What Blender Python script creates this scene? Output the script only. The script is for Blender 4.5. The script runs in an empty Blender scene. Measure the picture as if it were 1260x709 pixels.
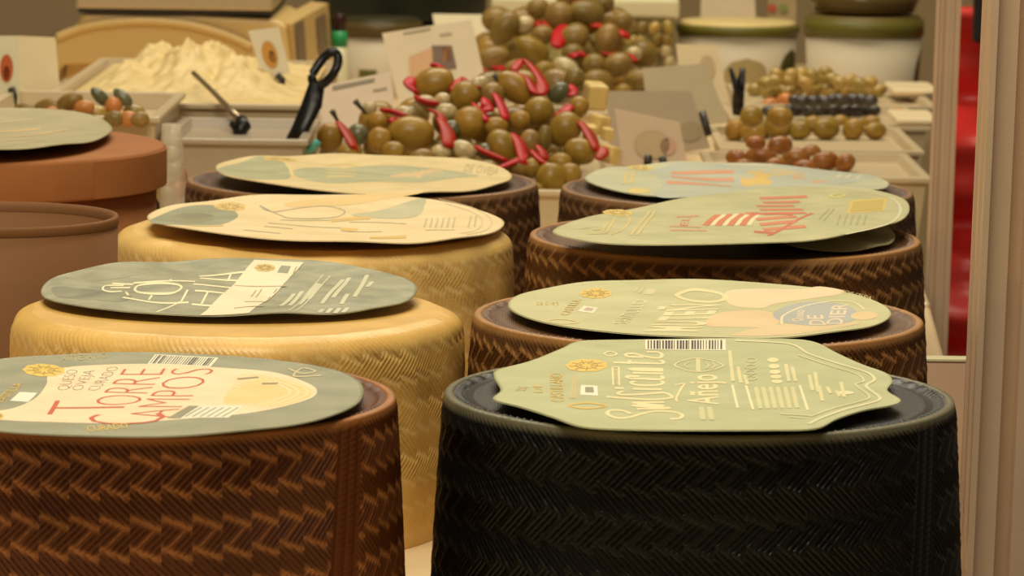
import bpy, math, random
import numpy as np
from mathutils import Matrix, Vector

random.seed(7)
rng = np.random.default_rng(7)
scene = bpy.context.scene
PI = math.pi

# ------------------------------------------------------------------ camera
F = 4800.0                      # focal length in pixels of the 1260 px frame
CZ = 0.370                      # camera height above the counter top
PITCH = math.radians(7.5)
ROLL = math.radians(0.8)
cfw = np.array([0, math.cos(PITCH), -math.sin(PITCH)])
_r = np.array([1.0, 0, 0]); _u = np.array([0, math.sin(PITCH), math.cos(PITCH)])
crt = _r * math.cos(ROLL) + _u * math.sin(ROLL)
cup = -_r * math.sin(ROLL) + _u * math.cos(ROLL)
cam = bpy.data.cameras.new('camera')
cam.sensor_width = 36.0
cam.lens = F * 36.0 / 1260.0
cam.clip_start = 0.05
cam.dof.use_dof = True
cam.dof.focus_distance = 1.86
cam.dof.aperture_fstop = cam.lens / 1000 / 0.0042
camo = bpy.data.objects.new('camera', cam)
scene.collection.objects.link(camo)
M = Matrix.Identity(4)
for i in range(3):
    M[i][0] = crt[i]; M[i][1] = cup[i]; M[i][2] = -cfw[i]
M[2][3] = CZ
camo.matrix_world = M
scene.camera = camo

# ------------------------------------------------------------------ world, lamps, exposure
scene.view_settings.view_transform = 'Standard'
scene.view_settings.look = 'None'
scene.view_settings.gamma = 1.0
scene.view_settings.use_curve_mapping = False
scene.view_settings.exposure = 0.28
w = bpy.data.worlds.new('hall_light'); scene.world = w
w.use_nodes = True
w.node_tree.nodes['Background'].inputs[0].default_value = (1.0, 0.80, 0.56, 1)
w.node_tree.nodes['Background'].inputs[1].default_value = 0.13


def area_light(name, loc, size, power, color, target):
    l = bpy.data.lights.new(name, 'AREA')
    l.shape = 'RECTANGLE'; l.size = size[0]; l.size_y = size[1]
    l.energy = power; l.color = color
    o = bpy.data.objects.new(name, l); scene.collection.objects.link(o)
    o.location = loc
    o.rotation_euler = (Vector(target) - Vector(loc)).to_track_quat('-Z', 'Y').to_euler()
    return o


# the stall's overhead lamps, 2.4 m above the floor and above the picture
area_light('stall_lamp_front_offscreen', (-0.2, 1.20, 1.55), (1.1, 0.30), 20, (1.0, 0.90, 0.70), (0.0, 1.9, 0.1))
area_light('stall_lamp_middle_offscreen', (-0.1, 2.5, 1.6), (1.1, 0.30), 6, (1.0, 0.90, 0.70), (0.0, 2.3, 0.1))
area_light('stall_lamp_back_offscreen', (0.0, 3.9, 1.6), (1.4, 0.4), 20, (1.0, 0.90, 0.70), (0.0, 3.7, 0.05))

# ------------------------------------------------------------------ helpers
COL = scene.collection
LOC = {}


def lin(c):
    return tuple(((v / 255) / 12.92 if v / 255 <= 0.04045 else ((v / 255 + 0.055) / 1.055) ** 2.4) for v in c)


_mats = {}


def mat(name, rgb, rough=0.5, spec=0.4, noise=0.0, nscale=60.0, bump=0.0, bscale=200.0, metal=0.0, alpha=1.0,
        trans=0.0, sss=0.0, rnd=0.0, rgb2=None, coat=0.0):
    """Procedural principled material; noise mixes towards rgb2 (or a darker tone)."""
    if name in _mats:
        return _mats[name]
    m = bpy.data.materials.new(name); m.use_nodes = True
    nt = m.node_tree; b = nt.nodes['Principled BSDF']
    c = lin(rgb)
    b.inputs['Base Color'].default_value = (*c, 1)
    b.inputs['Roughness'].default_value = rough
    b.inputs['Specular IOR Level'].default_value = spec
    b.inputs['Metallic'].default_value = metal
    b.inputs['Alpha'].default_value = alpha
    b.inputs['Transmission Weight'].default_value = trans
    b.inputs['Coat Weight'].default_value = coat
    if sss:
        b.inputs['Subsurface Weight'].default_value = sss
        b.inputs['Subsurface Radius'].default_value = (0.006, 0.003, 0.001)
        b.inputs['Subsurface Scale'].default_value = 0.6
    tc = nt.nodes.new('ShaderNodeTexCoord')
    last = None
    if noise or rgb2:
        n = nt.nodes.new('ShaderNodeTexNoise'); n.inputs['Scale'].default_value = nscale
        n.inputs['Detail'].default_value = 5
        nt.links.new(tc.outputs['Object'], n.inputs['Vector'])
        r = nt.nodes.new('ShaderNodeValToRGB')
        c2 = lin(rgb2) if rgb2 else tuple(v * (1 - noise) for v in c)
        r.color_ramp.elements[0].position = 0.35; r.color_ramp.elements[1].position = 0.65
        r.color_ramp.elements[0].color = (*c2, 1); r.color_ramp.elements[1].color = (*c, 1)
        nt.links.new(n.outputs['Fac'], r.inputs['Fac'])
        nt.links.new(r.outputs['Color'], b.inputs['Base Color'])
        last = r.outputs['Color']
    if rnd:
        oi = nt.nodes.new('ShaderNodeObjectInfo')
        h = nt.nodes.new('ShaderNodeHueSaturation')
        mr = nt.nodes.new('ShaderNodeMapRange')
        mr.inputs['To Min'].default_value = 1 - rnd; mr.inputs['To Max'].default_value = 1 + rnd
        nt.links.new(oi.outputs['Random'], mr.inputs['Value'])
        nt.links.new(mr.outputs[0], h.inputs['Value'])
        mh = nt.nodes.new('ShaderNodeMapRange')
        mh.inputs['To Min'].default_value = 0.5 + rnd * 0.05; mh.inputs['To Max'].default_value = 0.5 - rnd * 0.05
        nt.links.new(oi.outputs['Random'], mh.inputs['Value'])
        nt.links.new(mh.outputs[0], h.inputs['Hue'])
        if last:
            nt.links.new(last, h.inputs['Color'])
        else:
            h.inputs['Color'].default_value = (*c, 1)
        nt.links.new(h.outputs['Color'], b.inputs['Base Color'])
    if bump:
        n2 = nt.nodes.new('ShaderNodeTexNoise'); n2.inputs['Scale'].default_value = bscale
        n2.inputs['Detail'].default_value = 4
        nt.links.new(tc.outputs['Object'], n2.inputs['Vector'])
        bp = nt.nodes.new('ShaderNodeBump'); bp.inputs['Strength'].default_value = bump
        bp.inputs['Distance'].default_value = 0.001
        nt.links.new(n2.outputs['Fac'], bp.inputs['Height'])
        nt.links.new(bp.outputs['Normal'], b.inputs['Normal'])
    _mats[name] = m
    return m


def rind(name, dark, ridge, rough, spec, noise=0.25, sss=0.0, bump=0.25, bscale=350):
    """Cheese rind: two dye tones by the woven relief attribute plus blotches."""
    m = bpy.data.materials.new(name); m.use_nodes = True
    nt = m.node_tree; b = nt.nodes['Principled BSDF']
    at = nt.nodes.new('ShaderNodeAttribute'); at.attribute_name = 'ridge'
    tc = nt.nodes.new('ShaderNodeTexCoord')
    n = nt.nodes.new('ShaderNodeTexNoise'); n.inputs['Scale'].default_value = 28; n.inputs['Detail'].default_value = 6
    nt.links.new(tc.outputs['Object'], n.inputs['Vector'])
    mx = nt.nodes.new('ShaderNodeMix'); mx.data_type = 'RGBA'
    mx.inputs[6].default_value = (*lin(dark), 1); mx.inputs[7].default_value = (*lin(ridge), 1)
    nt.links.new(at.outputs['Fac'], mx.inputs[0])
    mr = nt.nodes.new('ShaderNodeMapRange')
    mr.inputs['From Min'].default_value = 0.3; mr.inputs['From Max'].default_value = 0.7
    mr.inputs['To Min'].default_value = 1 - noise; mr.inputs['To Max'].default_value = 1 + noise
    nt.links.new(n.outputs['Fac'], mr.inputs['Value'])
    hs = nt.nodes.new('ShaderNodeHueSaturation')
    nt.links.new(mx.outputs[2], hs.inputs['Color']); nt.links.new(mr.outputs[0], hs.inputs['Value'])
    nt.links.new(hs.outputs['Color'], b.inputs['Base Color'])
    b.inputs['Roughness'].default_value = rough
    b.inputs['Specular IOR Level'].default_value = spec
    if sss:
        b.inputs['Subsurface Weight'].default_value = sss
        b.inputs['Subsurface Radius'].default_value = (0.006, 0.003, 0.001)
        b.inputs['Subsurface Scale'].default_value = 0.5
    n2 = nt.nodes.new('ShaderNodeTexNoise'); n2.inputs['Scale'].default_value = bscale; n2.inputs['Detail'].default_value = 3
    nt.links.new(tc.outputs['Object'], n2.inputs['Vector'])
    bp = nt.nodes.new('ShaderNodeBump'); bp.inputs['Strength'].default_value = bump; bp.inputs['Distance'].default_value = 0.0008
    nt.links.new(n2.outputs['Fac'], bp.inputs['Height']); nt.links.new(bp.outputs['Normal'], b.inputs['Normal'])
    return m


def paper(rgb, noise=0.06, rgb2=None, nscale=45):
    return mat('paper_%d_%d_%d_%s' % (*rgb, rgb2), rgb, rough=0.42, spec=0.35, noise=noise, nscale=nscale, rgb2=rgb2, bump=0.35 if rgb2 else 0.0, bscale=55)


def tag(o, label, cat, group=None, kind=None):
    if label: o['label'] = label
    if cat: o['category'] = cat
    if group: o['group'] = group
    if kind: o['kind'] = kind
    return o


def struct(o, label=None):
    o['kind'] = 'structure'
    if label: o['label'] = label
    return o


def thing(name, label, cat, loc=(0, 0, 0), group=None):
    o = bpy.data.objects.new(name, None); COL.objects.link(o)
    o.empty_display_size = 0.02
    o.location = loc
    LOC[o.name] = np.array(loc, float)
    return tag(o, label, cat, group)


def obj(name, V, Fc, material, parent=None, smooth=True, local=False, origin=None):
    """One mesh object from world-space vertices."""
    V = np.asarray(V, float).reshape(-1, 3)
    base = np.zeros(3)
    if parent is not None:
        base = LOC[parent.name]
    elif origin is not None:
        base = np.array(origin, float)
    if not local:
        V = V - base
    me = bpy.data.meshes.new(name)
    me.from_pydata(V.tolist(), [], [list(map(int, f)) for f in Fc] if not isinstance(Fc, np.ndarray) else Fc.tolist())
    me.update()
    if smooth:
        me.polygons.foreach_set('use_smooth', [True] * len(me.polygons))
    if material: me.materials.append(material)
    o = bpy.data.objects.new(name, me); COL.objects.link(o)
    if parent is not None:
        o.parent = parent
        LOC[o.name] = base
    else:
        o.location = base
        LOC[o.name] = base
    return o


def ray(px, py):
    return cfw + crt * ((px - 630) / F) - cup * ((py - 354.5) / F)


CAM = np.array([0, 0, CZ])


def U(px, py, z):
    """Point of the photograph's ray on the level z."""
    d = ray(px, py)
    return CAM + d * ((z - CZ) / d[2])


def D(px, py, Y):
    d = ray(px, py)
    return CAM + d * (Y / d[1])


def Upl(px, py, p0, gx, gy):
    """Ray against the plane z = p0z + gx (x-p0x) + gy (y-p0y)."""
    d = ray(px, py)
    den = d[2] - gx * d[0] - gy * d[1]
    t = (p0[2] - CZ - gx * p0[0] - gy * p0[1]) / den
    return CAM + d * t


def box(x0, x1, y0, y1, z0, z1):
    V = [(x0, y0, z0), (x1, y0, z0), (x1, y1, z0), (x0, y1, z0), (x0, y0, z1), (x1, y0, z1), (x1, y1, z1), (x0, y1, z1)]
    Fc = [(3, 2, 1, 0), (4, 5, 6, 7), (0, 1, 5, 4), (1, 2, 6, 5), (2, 3, 7, 6), (3, 0, 4, 7)]
    return V, Fc


def join(*parts):
    V = []; Fc = []
    for v, f in parts:
        k = len(V); V.extend([tuple(p) for p in v]); Fc.extend([tuple(i + k for i in q) for q in f])
    return V, Fc


def bevel(o, wd=0.002, seg=2):
    m = o.modifiers.new('bevel', 'BEVEL'); m.width = wd; m.segments = seg; m.limit_method = 'ANGLE'
    return o


def lathe(cx, cy, prof, n=64, close=False):
    """prof: list of (radius, z); returns verts, faces."""
    V = []; Fc = []
    for r, z in prof:
        for i in range(n):
            a = 2 * PI * i / n
            V.append((cx + r * math.cos(a), cy + r * math.sin(a), z))
    for k in range(len(prof) - 1):
        for i in range(n):
            j = (i + 1) % n
            Fc.append((k * n + i, k * n + j, (k + 1) * n + j, (k + 1) * n + i))
    if close:
        Fc.append(tuple(range(n - 1, -1, -1)))
        Fc.append(tuple((len(prof) - 1) * n + i for i in range(n)))
    return V, Fc


def tube(pts, r, n=8, flat=1.0):
    """Tube along a polyline; r may be a list; flat squeezes one axis."""
    P = [np.array(p, float) for p in pts]
    rs = r if isinstance(r, (list, tuple)) else [r] * len(P)
    V = []; Fc = []
    ref = np.array([0.3, 0.2, 0.93])
    for i, p in enumerate(P):
        t = P[min(i + 1, len(P) - 1)] - P[max(i - 1, 0)]
        t = t / (np.linalg.norm(t) + 1e-9)
        a = np.cross(t, ref); a /= (np.linalg.norm(a) + 1e-9); b = np.cross(t, a)
        for k in range(n):
            q = 2 * PI * k / n
            V.append(p + (a * math.cos(q) + b * math.sin(q) * flat) * rs[i])
    for i in range(len(P) - 1):
        for k in range(n):
            j = (k + 1) % n
            Fc.append((i * n + k, i * n + j, (i + 1) * n + j, (i + 1) * n + k))
    Fc.append(tuple(range(n - 1, -1, -1))); Fc.append(tuple((len(P) - 1) * n + k for k in range(n)))
    return V, Fc


def smoothline(pts, n=6, closed=False):
    """Catmull-Rom through pts."""
    P = [np.array(p, float) for p in pts]
    out = []
    m = len(P)
    rngk = range(m) if closed else range(m - 1)
    for i in rngk:
        if closed:
            a, b, c, d = P[(i - 1) % m], P[i], P[(i + 1) % m], P[(i + 2) % m]
        else:
            a, b, c, d = P[max(i - 1, 0)], P[i], P[i + 1], P[min(i + 2, m - 1)]
        for k in range(n):
            t = k / n
            out.append(0.5 * ((2 * b) + (-a + c) * t + (2 * a - 5 * b + 4 * c - d) * t * t + (-a + 3 * b - 3 * c + d) * t ** 3))
    if not closed: out.append(P[-1])
    return out


# ------------------------------------------------------------------ the setting
cream_top = mat('counter_laminate', (232, 205, 160), rough=0.35, noise=0.06, nscale=12)
m_floor = mat('hall_floor', (120, 105, 85), rough=0.6, noise=0.2, nscale=4)
m_wall = mat('hall_wall', (214, 186, 138), rough=0.8, noise=0.05, nscale=3)
V, Fc = box(-4, 4, -1.5, 7.2, -0.95, -0.9); struct(obj('floor', V, Fc, m_floor, smooth=False), 'dull grey brown hall floor under the stall')
V, Fc = box(-4, 4, 6.6, 6.7, -0.9, 2.3); struct(obj('wall_back', V, Fc, m_wall, smooth=False), 'plain tan wall far behind the stall')


def counter(name, label, quad):
    t = thing(name, label, 'counter', (quad[0][0], quad[0][1], -0.9))
    n = len(quad)
    def slab(q, z0, z1):
        V = [(x, y, z) for z in (z0, z1) for x, y in q]
        return V, [tuple(range(n - 1, -1, -1)), tuple(range(n, 2 * n))] + [(i, (i + 1) % n, n + (i + 1) % n, n + i) for i in range(n)]
    V, Fs = slab(quad, -0.03, 0.0)
    bevel(obj('counter_top', V, Fs, cream_top, t, smooth=False), 0.003)
    c = np.mean(np.array(quad), axis=0)
    V, Fs = slab([tuple(c + (np.array(q) - c) * 0.97) for q in quad], -0.9, -0.031)
    obj('front_panel', V, Fs, mat('counter_body', (200, 170, 130), rough=0.5, noise=0.08), t, smooth=False)
    return t


counter('cheese_counter', 'cream laminate counter under the two rows of cheese wheels',
        [(-0.75, 1.25), (0.203, 1.25), (0.203, 1.84), (0.236, 1.90), (0.262, 2.20), (0.279, 2.47), (0.297, 2.74), (-0.75, 2.74)])
counter('olive_counter', 'cream counter carrying the olive trays, tubs and weighing scale',
        [(-0.95, 2.76), (0.299, 2.76), (0.326, 3.28), (0.468, 4.40), (0.50, 5.1), (-1.1, 5.1)])

# ------------------------------------------------------------------ cheese wheels
BW, BH = 0.0123, 0.0126


def herring(u, v, bw, seamu=None, bh=BH, rsc=1.0, rw=1.0, flip=1.0, stc=0.12):
    """Woven esparto relief: height 0..1 and ridge mask."""
    bu = u / bw
    A = 0.40
    saw = np.mod(bu + 0.5, 1.0)
    w0 = v / bh + 0.22
    q = w0 - A * (saw - 0.5)
    j = np.floor(q); vv = q - j
    s0 = flip * np.where(np.mod(j, 2) == 0, 1.0, -1.0)
    q = q + 0.10 * (np.mod((bu - s0 * (w0 - j - 0.5)) * 4, 1.0) - 0.5)      # strand ends stick out unevenly
    j = np.floor(q); vv = q - j
    s = flip * np.where(np.mod(j, 2) == 0, 1.0, -1.0)
    p = bu - s * (w0 - j - 0.5)          # strands run straight, only their ends step
    fp = np.mod(p, 1.0)
    st = np.abs(np.sin(PI * p * 4))
    d = np.minimum(vv, 1 - vv)
    e = np.minimum(fp, 1 - fp)
    rb = np.exp(-(d / 0.11) ** 2)
    re = np.exp(-(e / 0.05) ** 2) * np.where(s < 0, 0.8, 0.15)
    h = 0.85 * st ** 0.7 * (1 - 0.75 * rb) + 0.8 * rw * np.maximum(rb, re)
    ridge = np.clip(0.85 * np.maximum(rb, re) + stc, 0, 1)
    if seamu is not None:
        us = (u - seamu + 0.14 * v) / 0.0062
        w_ = np.clip(1.6 - np.abs(us) / 1.0, 0, 1)
        w_ = np.clip(w_ * 3, 0, 1)
        cord = np.abs(np.sin(PI * (us + 1) / 1.0)) ** 0.6
        ribs = 0.5 + 0.5 * np.sin(2 * PI * (v / 0.0026 + us * 0.4))
        hs = 0.34 * cord + 0.14 * ribs * cord
        h = h * (1 - w_) + hs * w_
        ridge = ridge * (1 - w_) + w_ * stc
    return h, ridge * rsc


def wheel(label, px, py, z_top, Rpx, material, top_mat, style='dark', nf=420, nb=90, nz=60, amp=0.0009, seam=None, name='aged_cheese', Rm=None, ph=0.0, rsc=1.0, flip=1.0, stc=0.12, rw=1.0):
    c = U(px, py, z_top)
    cx, cy = c[0], c[1]
    dist = np.dot(c - CAM, cfw)
    R = Rm or Rpx * dist / F
    t = thing(name, label, 'cheese', (cx, cy, 0))
    # angles: dense towards the aisle (negative y), coarse behind
    a_front = np.linspace(-PI / 2 - 1.75, -PI / 2 + 1.75, nf)
    a_back = np.linspace(-PI / 2 + 1.75, 1.5 * PI - 1.75, nb + 2)[1:-1]
    th = np.concatenate([a_front, a_back]); n = len(th)
    H = z_top
    rows = []
    ridge_rows = []
    nper = round(2 * PI * R / BW); bw = 2 * PI * R / nper
    u = th * R + ph
    if style == 'dark':
        zs = np.concatenate([[0.0], np.linspace(0.002, H - 0.0022, nz)])
        for z in zs:
            s = 1 - z / H
            r0 = R * (1 + 0.066 * s - 0.016 * s * s)
            v = np.full(n, H - z)
            h, rg = herring(u, v, bw, seam, rsc=rsc, flip=flip, stc=stc, rw=rw)
            fade = min(1.0, max(0.0, (H - z - 0.0015) / 0.003)) * min(1, z / 0.004)
            rr = r0 + amp * (h - 0.5) * fade
            rows.append(np.stack([cx + rr * np.cos(th), cy + rr * np.sin(th), np.full(n, z)], 1))
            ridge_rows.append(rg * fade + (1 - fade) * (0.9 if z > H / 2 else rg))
        teeth = np.abs(np.sin(th * 76)) ** 0.8
        nt_ = [(0.0, -0.0016, 0, 0, .7), (0.0, -0.0008, 0, 0, .9), (-0.0003, -0.0003, 0, 0, .95), (-0.0010, 0.0, 0, 0.0001, 1.0), (-0.0034, 0.0001, 0.0, 0.0002, .9), (-0.0040, -0.0004, .0002, 0.0003, .45),
               (-0.0046, -0.0012, 0.0004, 0.0008, .20), (-0.0062, -0.0010, 0.0008, 0.0014, .30), (-0.0084, -0.0016, 0.0006, 0.0008, .1), (-0.0094, -0.0018, 0, 0, .05), (-0.0125, -0.0018, 0, 0, .05)]
        for dr, dz, tr, tz, rg in nt_:
            rr = R + dr + tr * teeth; zz = H + dz + tz * teeth
            rows.append(np.stack([cx + rr * np.cos(th), cy + rr * np.sin(th), zz], 1))
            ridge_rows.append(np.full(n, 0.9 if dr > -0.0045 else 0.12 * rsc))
        for k in (0.8, 0.6, 0.35, 0.1):
            rr = (R - 0.012) * k
            rows.append(np.stack([cx + rr * np.cos(th), cy + rr * np.sin(th), np.full(n, H - 0.0018)], 1))
            ridge_rows.append(np.full(n, 0.12 * rsc))
    else:
        prof = []
        for i in range(nz):                       # straight barrel side up to the shoulder
            z = (H - 0.010) * i / (nz - 1)
            s = z / (H - 0.010)
            prof.append((R * (0.965 + 0.035 * math.sin(PI * min(1, 0.15 + 0.6 * s)) ** 0.8), z))
        rs = prof[-1][0]
        for i in range(1, 15):                    # rounded shoulder
            a = PI / 2 * i / 14
            prof.append((rs - 0.011 * (1 - math.cos(a)), H - 0.010 + 0.010 * math.sin(a)))
        for k in (0.95, 0.9, 0.75, 0.5, 0.2, 0.02):
            prof.append(((rs - 0.011) * k, H - 0.0004 * (1 - k)))
        for k, (r0, z) in enumerate(prof):
            v = np.full(n, H - z)
            h, rg = herring(u, v, bw, seam, rw=0.15)
            rad = min(1.0, max(0.0, (r0 - (rs - 0.011)) / 0.008)) * min(1, 0.25 + z / 0.05)
            soft = 0.6 + 0.4 * np.sin(th * 9 + z * 160)
            rr = r0 + amp * (h - 0.5) * rad * soft
            wob = 0.0012 * np.sin(th * 5 + 1.3) * (r0 / R) + 0.0006 * np.sin(th * 17)
            lip = 0.0008 * math.exp(-((r0 - (rs - 0.012)) / 0.003) ** 2)
            rows.append(np.stack([cx + (rr + wob) * np.cos(th), cy + (rr + wob) * np.sin(th), z + lip + np.zeros(n)], 1))
            ridge_rows.append(rg * rad * 0.9)
    V = np.concatenate(rows); m = len(rows)
    i = np.arange(n); j = (i + 1) % n
    quads = np.concatenate([np.stack([k * n + i, k * n + j, (k + 1) * n + j, (k + 1) * n + i], 1) for k in range(m - 1)])
    me_faces = quads.tolist() + [list(range(n - 1, -1, -1)), [(m - 1) * n + q for q in range(n)]]
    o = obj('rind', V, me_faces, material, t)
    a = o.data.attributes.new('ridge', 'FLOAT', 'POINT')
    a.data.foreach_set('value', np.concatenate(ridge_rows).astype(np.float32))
    if top_mat:
        o.data.materials.append(top_mat)
        nq = len(quads); mi = np.zeros(len(me_faces), np.int32)
        mi[(m - 5) * n:nq] = 1; mi[-1] = 1
        o.data.polygons.foreach_set('material_index', mi)
    t['R'] = R
    return t, np.array([cx, cy, z_top]), R


def topm(name, rgb, rgb2):
    """Flat face of a dark wheel: fine pressed lines."""
    m = mat(name, rgb, rough=0.42, spec=0.5, rgb2=rgb2, nscale=40)
    nt = m.node_tree; b = nt.nodes['Principled BSDF']
    tc = nt.nodes.new('ShaderNodeTexCoord'); wv = nt.nodes.new('ShaderNodeTexWave')
    wv.inputs['Scale'].default_value = 330; wv.inputs['Distortion'].default_value = 0.6
    nt.links.new(tc.outputs['Object'], wv.inputs['Vector'])
    bp = nt.nodes.new('ShaderNodeBump'); bp.inputs['Strength'].default_value = 0.3; bp.inputs['Distance'].default_value = 0.0004
    nt.links.new(wv.outputs['Fac'], bp.inputs['Height']); nt.links.new(bp.outputs['Normal'], b.inputs['Normal'])
    return m


r_brown1 = rind('rind_chestnut', (74, 32, 8), (166, 108, 58), 0.45, 0.25)
r_brown = rind('rind_brown', (80, 46, 16), (172, 124, 70), 0.45, 0.3)
r_brown4 = rind('rind_dark_brown', (72, 44, 24), (150, 112, 74), 0.5, 0.3)
r_black = rind('rind_black', (5, 4, 3), (112, 108, 84), 0.34, 0.2)  # pale tone on the rim lip: grey wear plus painted overhead gleam
r_yellow = rind('rind_butter_yellow', (224, 180, 96), (244, 208, 134), 0.38, 0.45, noise=0.12, sss=0.12, bump=0.35, bscale=180)
r_yellow2 = rind('rind_straw_yellow', (230, 190, 110), (246, 216, 148), 0.4, 0.45, noise=0.12, sss=0.12, bump=0.3, bscale=180)
t_brown1 = topm('top_chestnut', (112, 76, 50), (88, 56, 36))
t_brown = topm('top_brown', (120, 86, 52), (92, 62, 36))
t_brown4 = topm('top_dark_brown', (104, 78, 58), (84, 60, 44))
t_black = topm('top_black', (27, 28, 22), (20, 21, 16))

Z1 = 0.105
w_torre, c_torre, R1 = wheel('chestnut brown cheese wheel with red TORRE CAMPOS lettering on its label', 174, 485, Z1, 313, r_brown1, t_brown1,
                             nf=900, nb=90, nz=200, amp=0.0016, seam=-0.55 * 0.11, stc=0.12, rw=0.55)
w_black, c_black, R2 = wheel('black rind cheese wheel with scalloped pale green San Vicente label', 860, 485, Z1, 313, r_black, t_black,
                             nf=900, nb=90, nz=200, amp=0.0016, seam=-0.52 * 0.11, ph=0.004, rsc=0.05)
w_y1, c_y1, R3 = wheel('butter yellow cheese wheel with grey green label and white sticker band', 290, 381, 0.106, 279, r_yellow, None, style='pale',
                       nf=700, nb=90, nz=120, amp=0.0014)
w_b2, c_b2, R4 = wheel('brown cheese wheel with oval pale green label and blue emblem', 859, 389, 0.105, 276, r_brown, t_brown,
                       nf=640, nb=90, nz=110, amp=0.0021, stc=0.12)
w_y2, c_y2, R5 = wheel('straw yellow cheese wheel under a large cream oval label', 384, 283, 0.112, 246, r_yellow2, None, style='pale',
                       nf=520, nb=80, nz=90, amp=0.0014)
w_b3, c_b3, R6 = wheel('brown cheese wheel under two loose overlapping labels with red lettering', 892, 291, 0.112, 240, r_brown, t_brown,
                       nf=560, nb=80, nz=100, amp=0.0023, ph=0.006, flip=-1.0, stc=0.12)
w_b4, c_b4, R7 = wheel('dark brown cheese wheel with cream label in front of the olive heap', 446, 222, 0.109, 215, r_brown4, t_brown4,
                       nf=400, nb=70, nz=70, amp=0.002, stc=0.12, flip=-1.0)
w_b5, c_b5, R8 = wheel('dark brown cheese wheel with pale blue label and yellow crescent print', 907, 233, 0.108, 216, r_brown4, t_brown4,
                       nf=400, nb=70, nz=70, amp=0.002, ph=0.003, stc=0.12, flip=-1.0)

# ------------------------------------------------------------------ paper labels and their print
_txt = {}


def text_geo(s, bold=0.0):
    key = (s, bold)
    if key in _txt: return _txt[key]
    cu = bpy.data.curves.new('lettering_curve', 'FONT'); cu.body = s; cu.resolution_u = 3; cu.fill_mode = 'FRONT'
    cu.offset = bold
    o = bpy.data.objects.new('lettering_curve', cu); COL.objects.link(o)
    bpy.context.view_layer.update()
    dg = bpy.context.evaluated_depsgraph_get()
    me = o.evaluated_get(dg).to_mesh()
    V = np.array([v.co[:2] for v in me.vertices]); Fs = [tuple(p.vertices) for p in me.polygons]
    o.evaluated_get(dg).to_mesh_clear()
    bpy.data.objects.remove(o); bpy.data.curves.remove(cu)
    x0, x1 = V[:, 0].min(), V[:, 0].max()
    V[:, 0] = (V[:, 0] - x0) / (x1 - x0)
    V[:, 1] = V[:, 1] / 0.70
    _txt[key] = (V, Fs)
    return V, Fs


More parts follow.
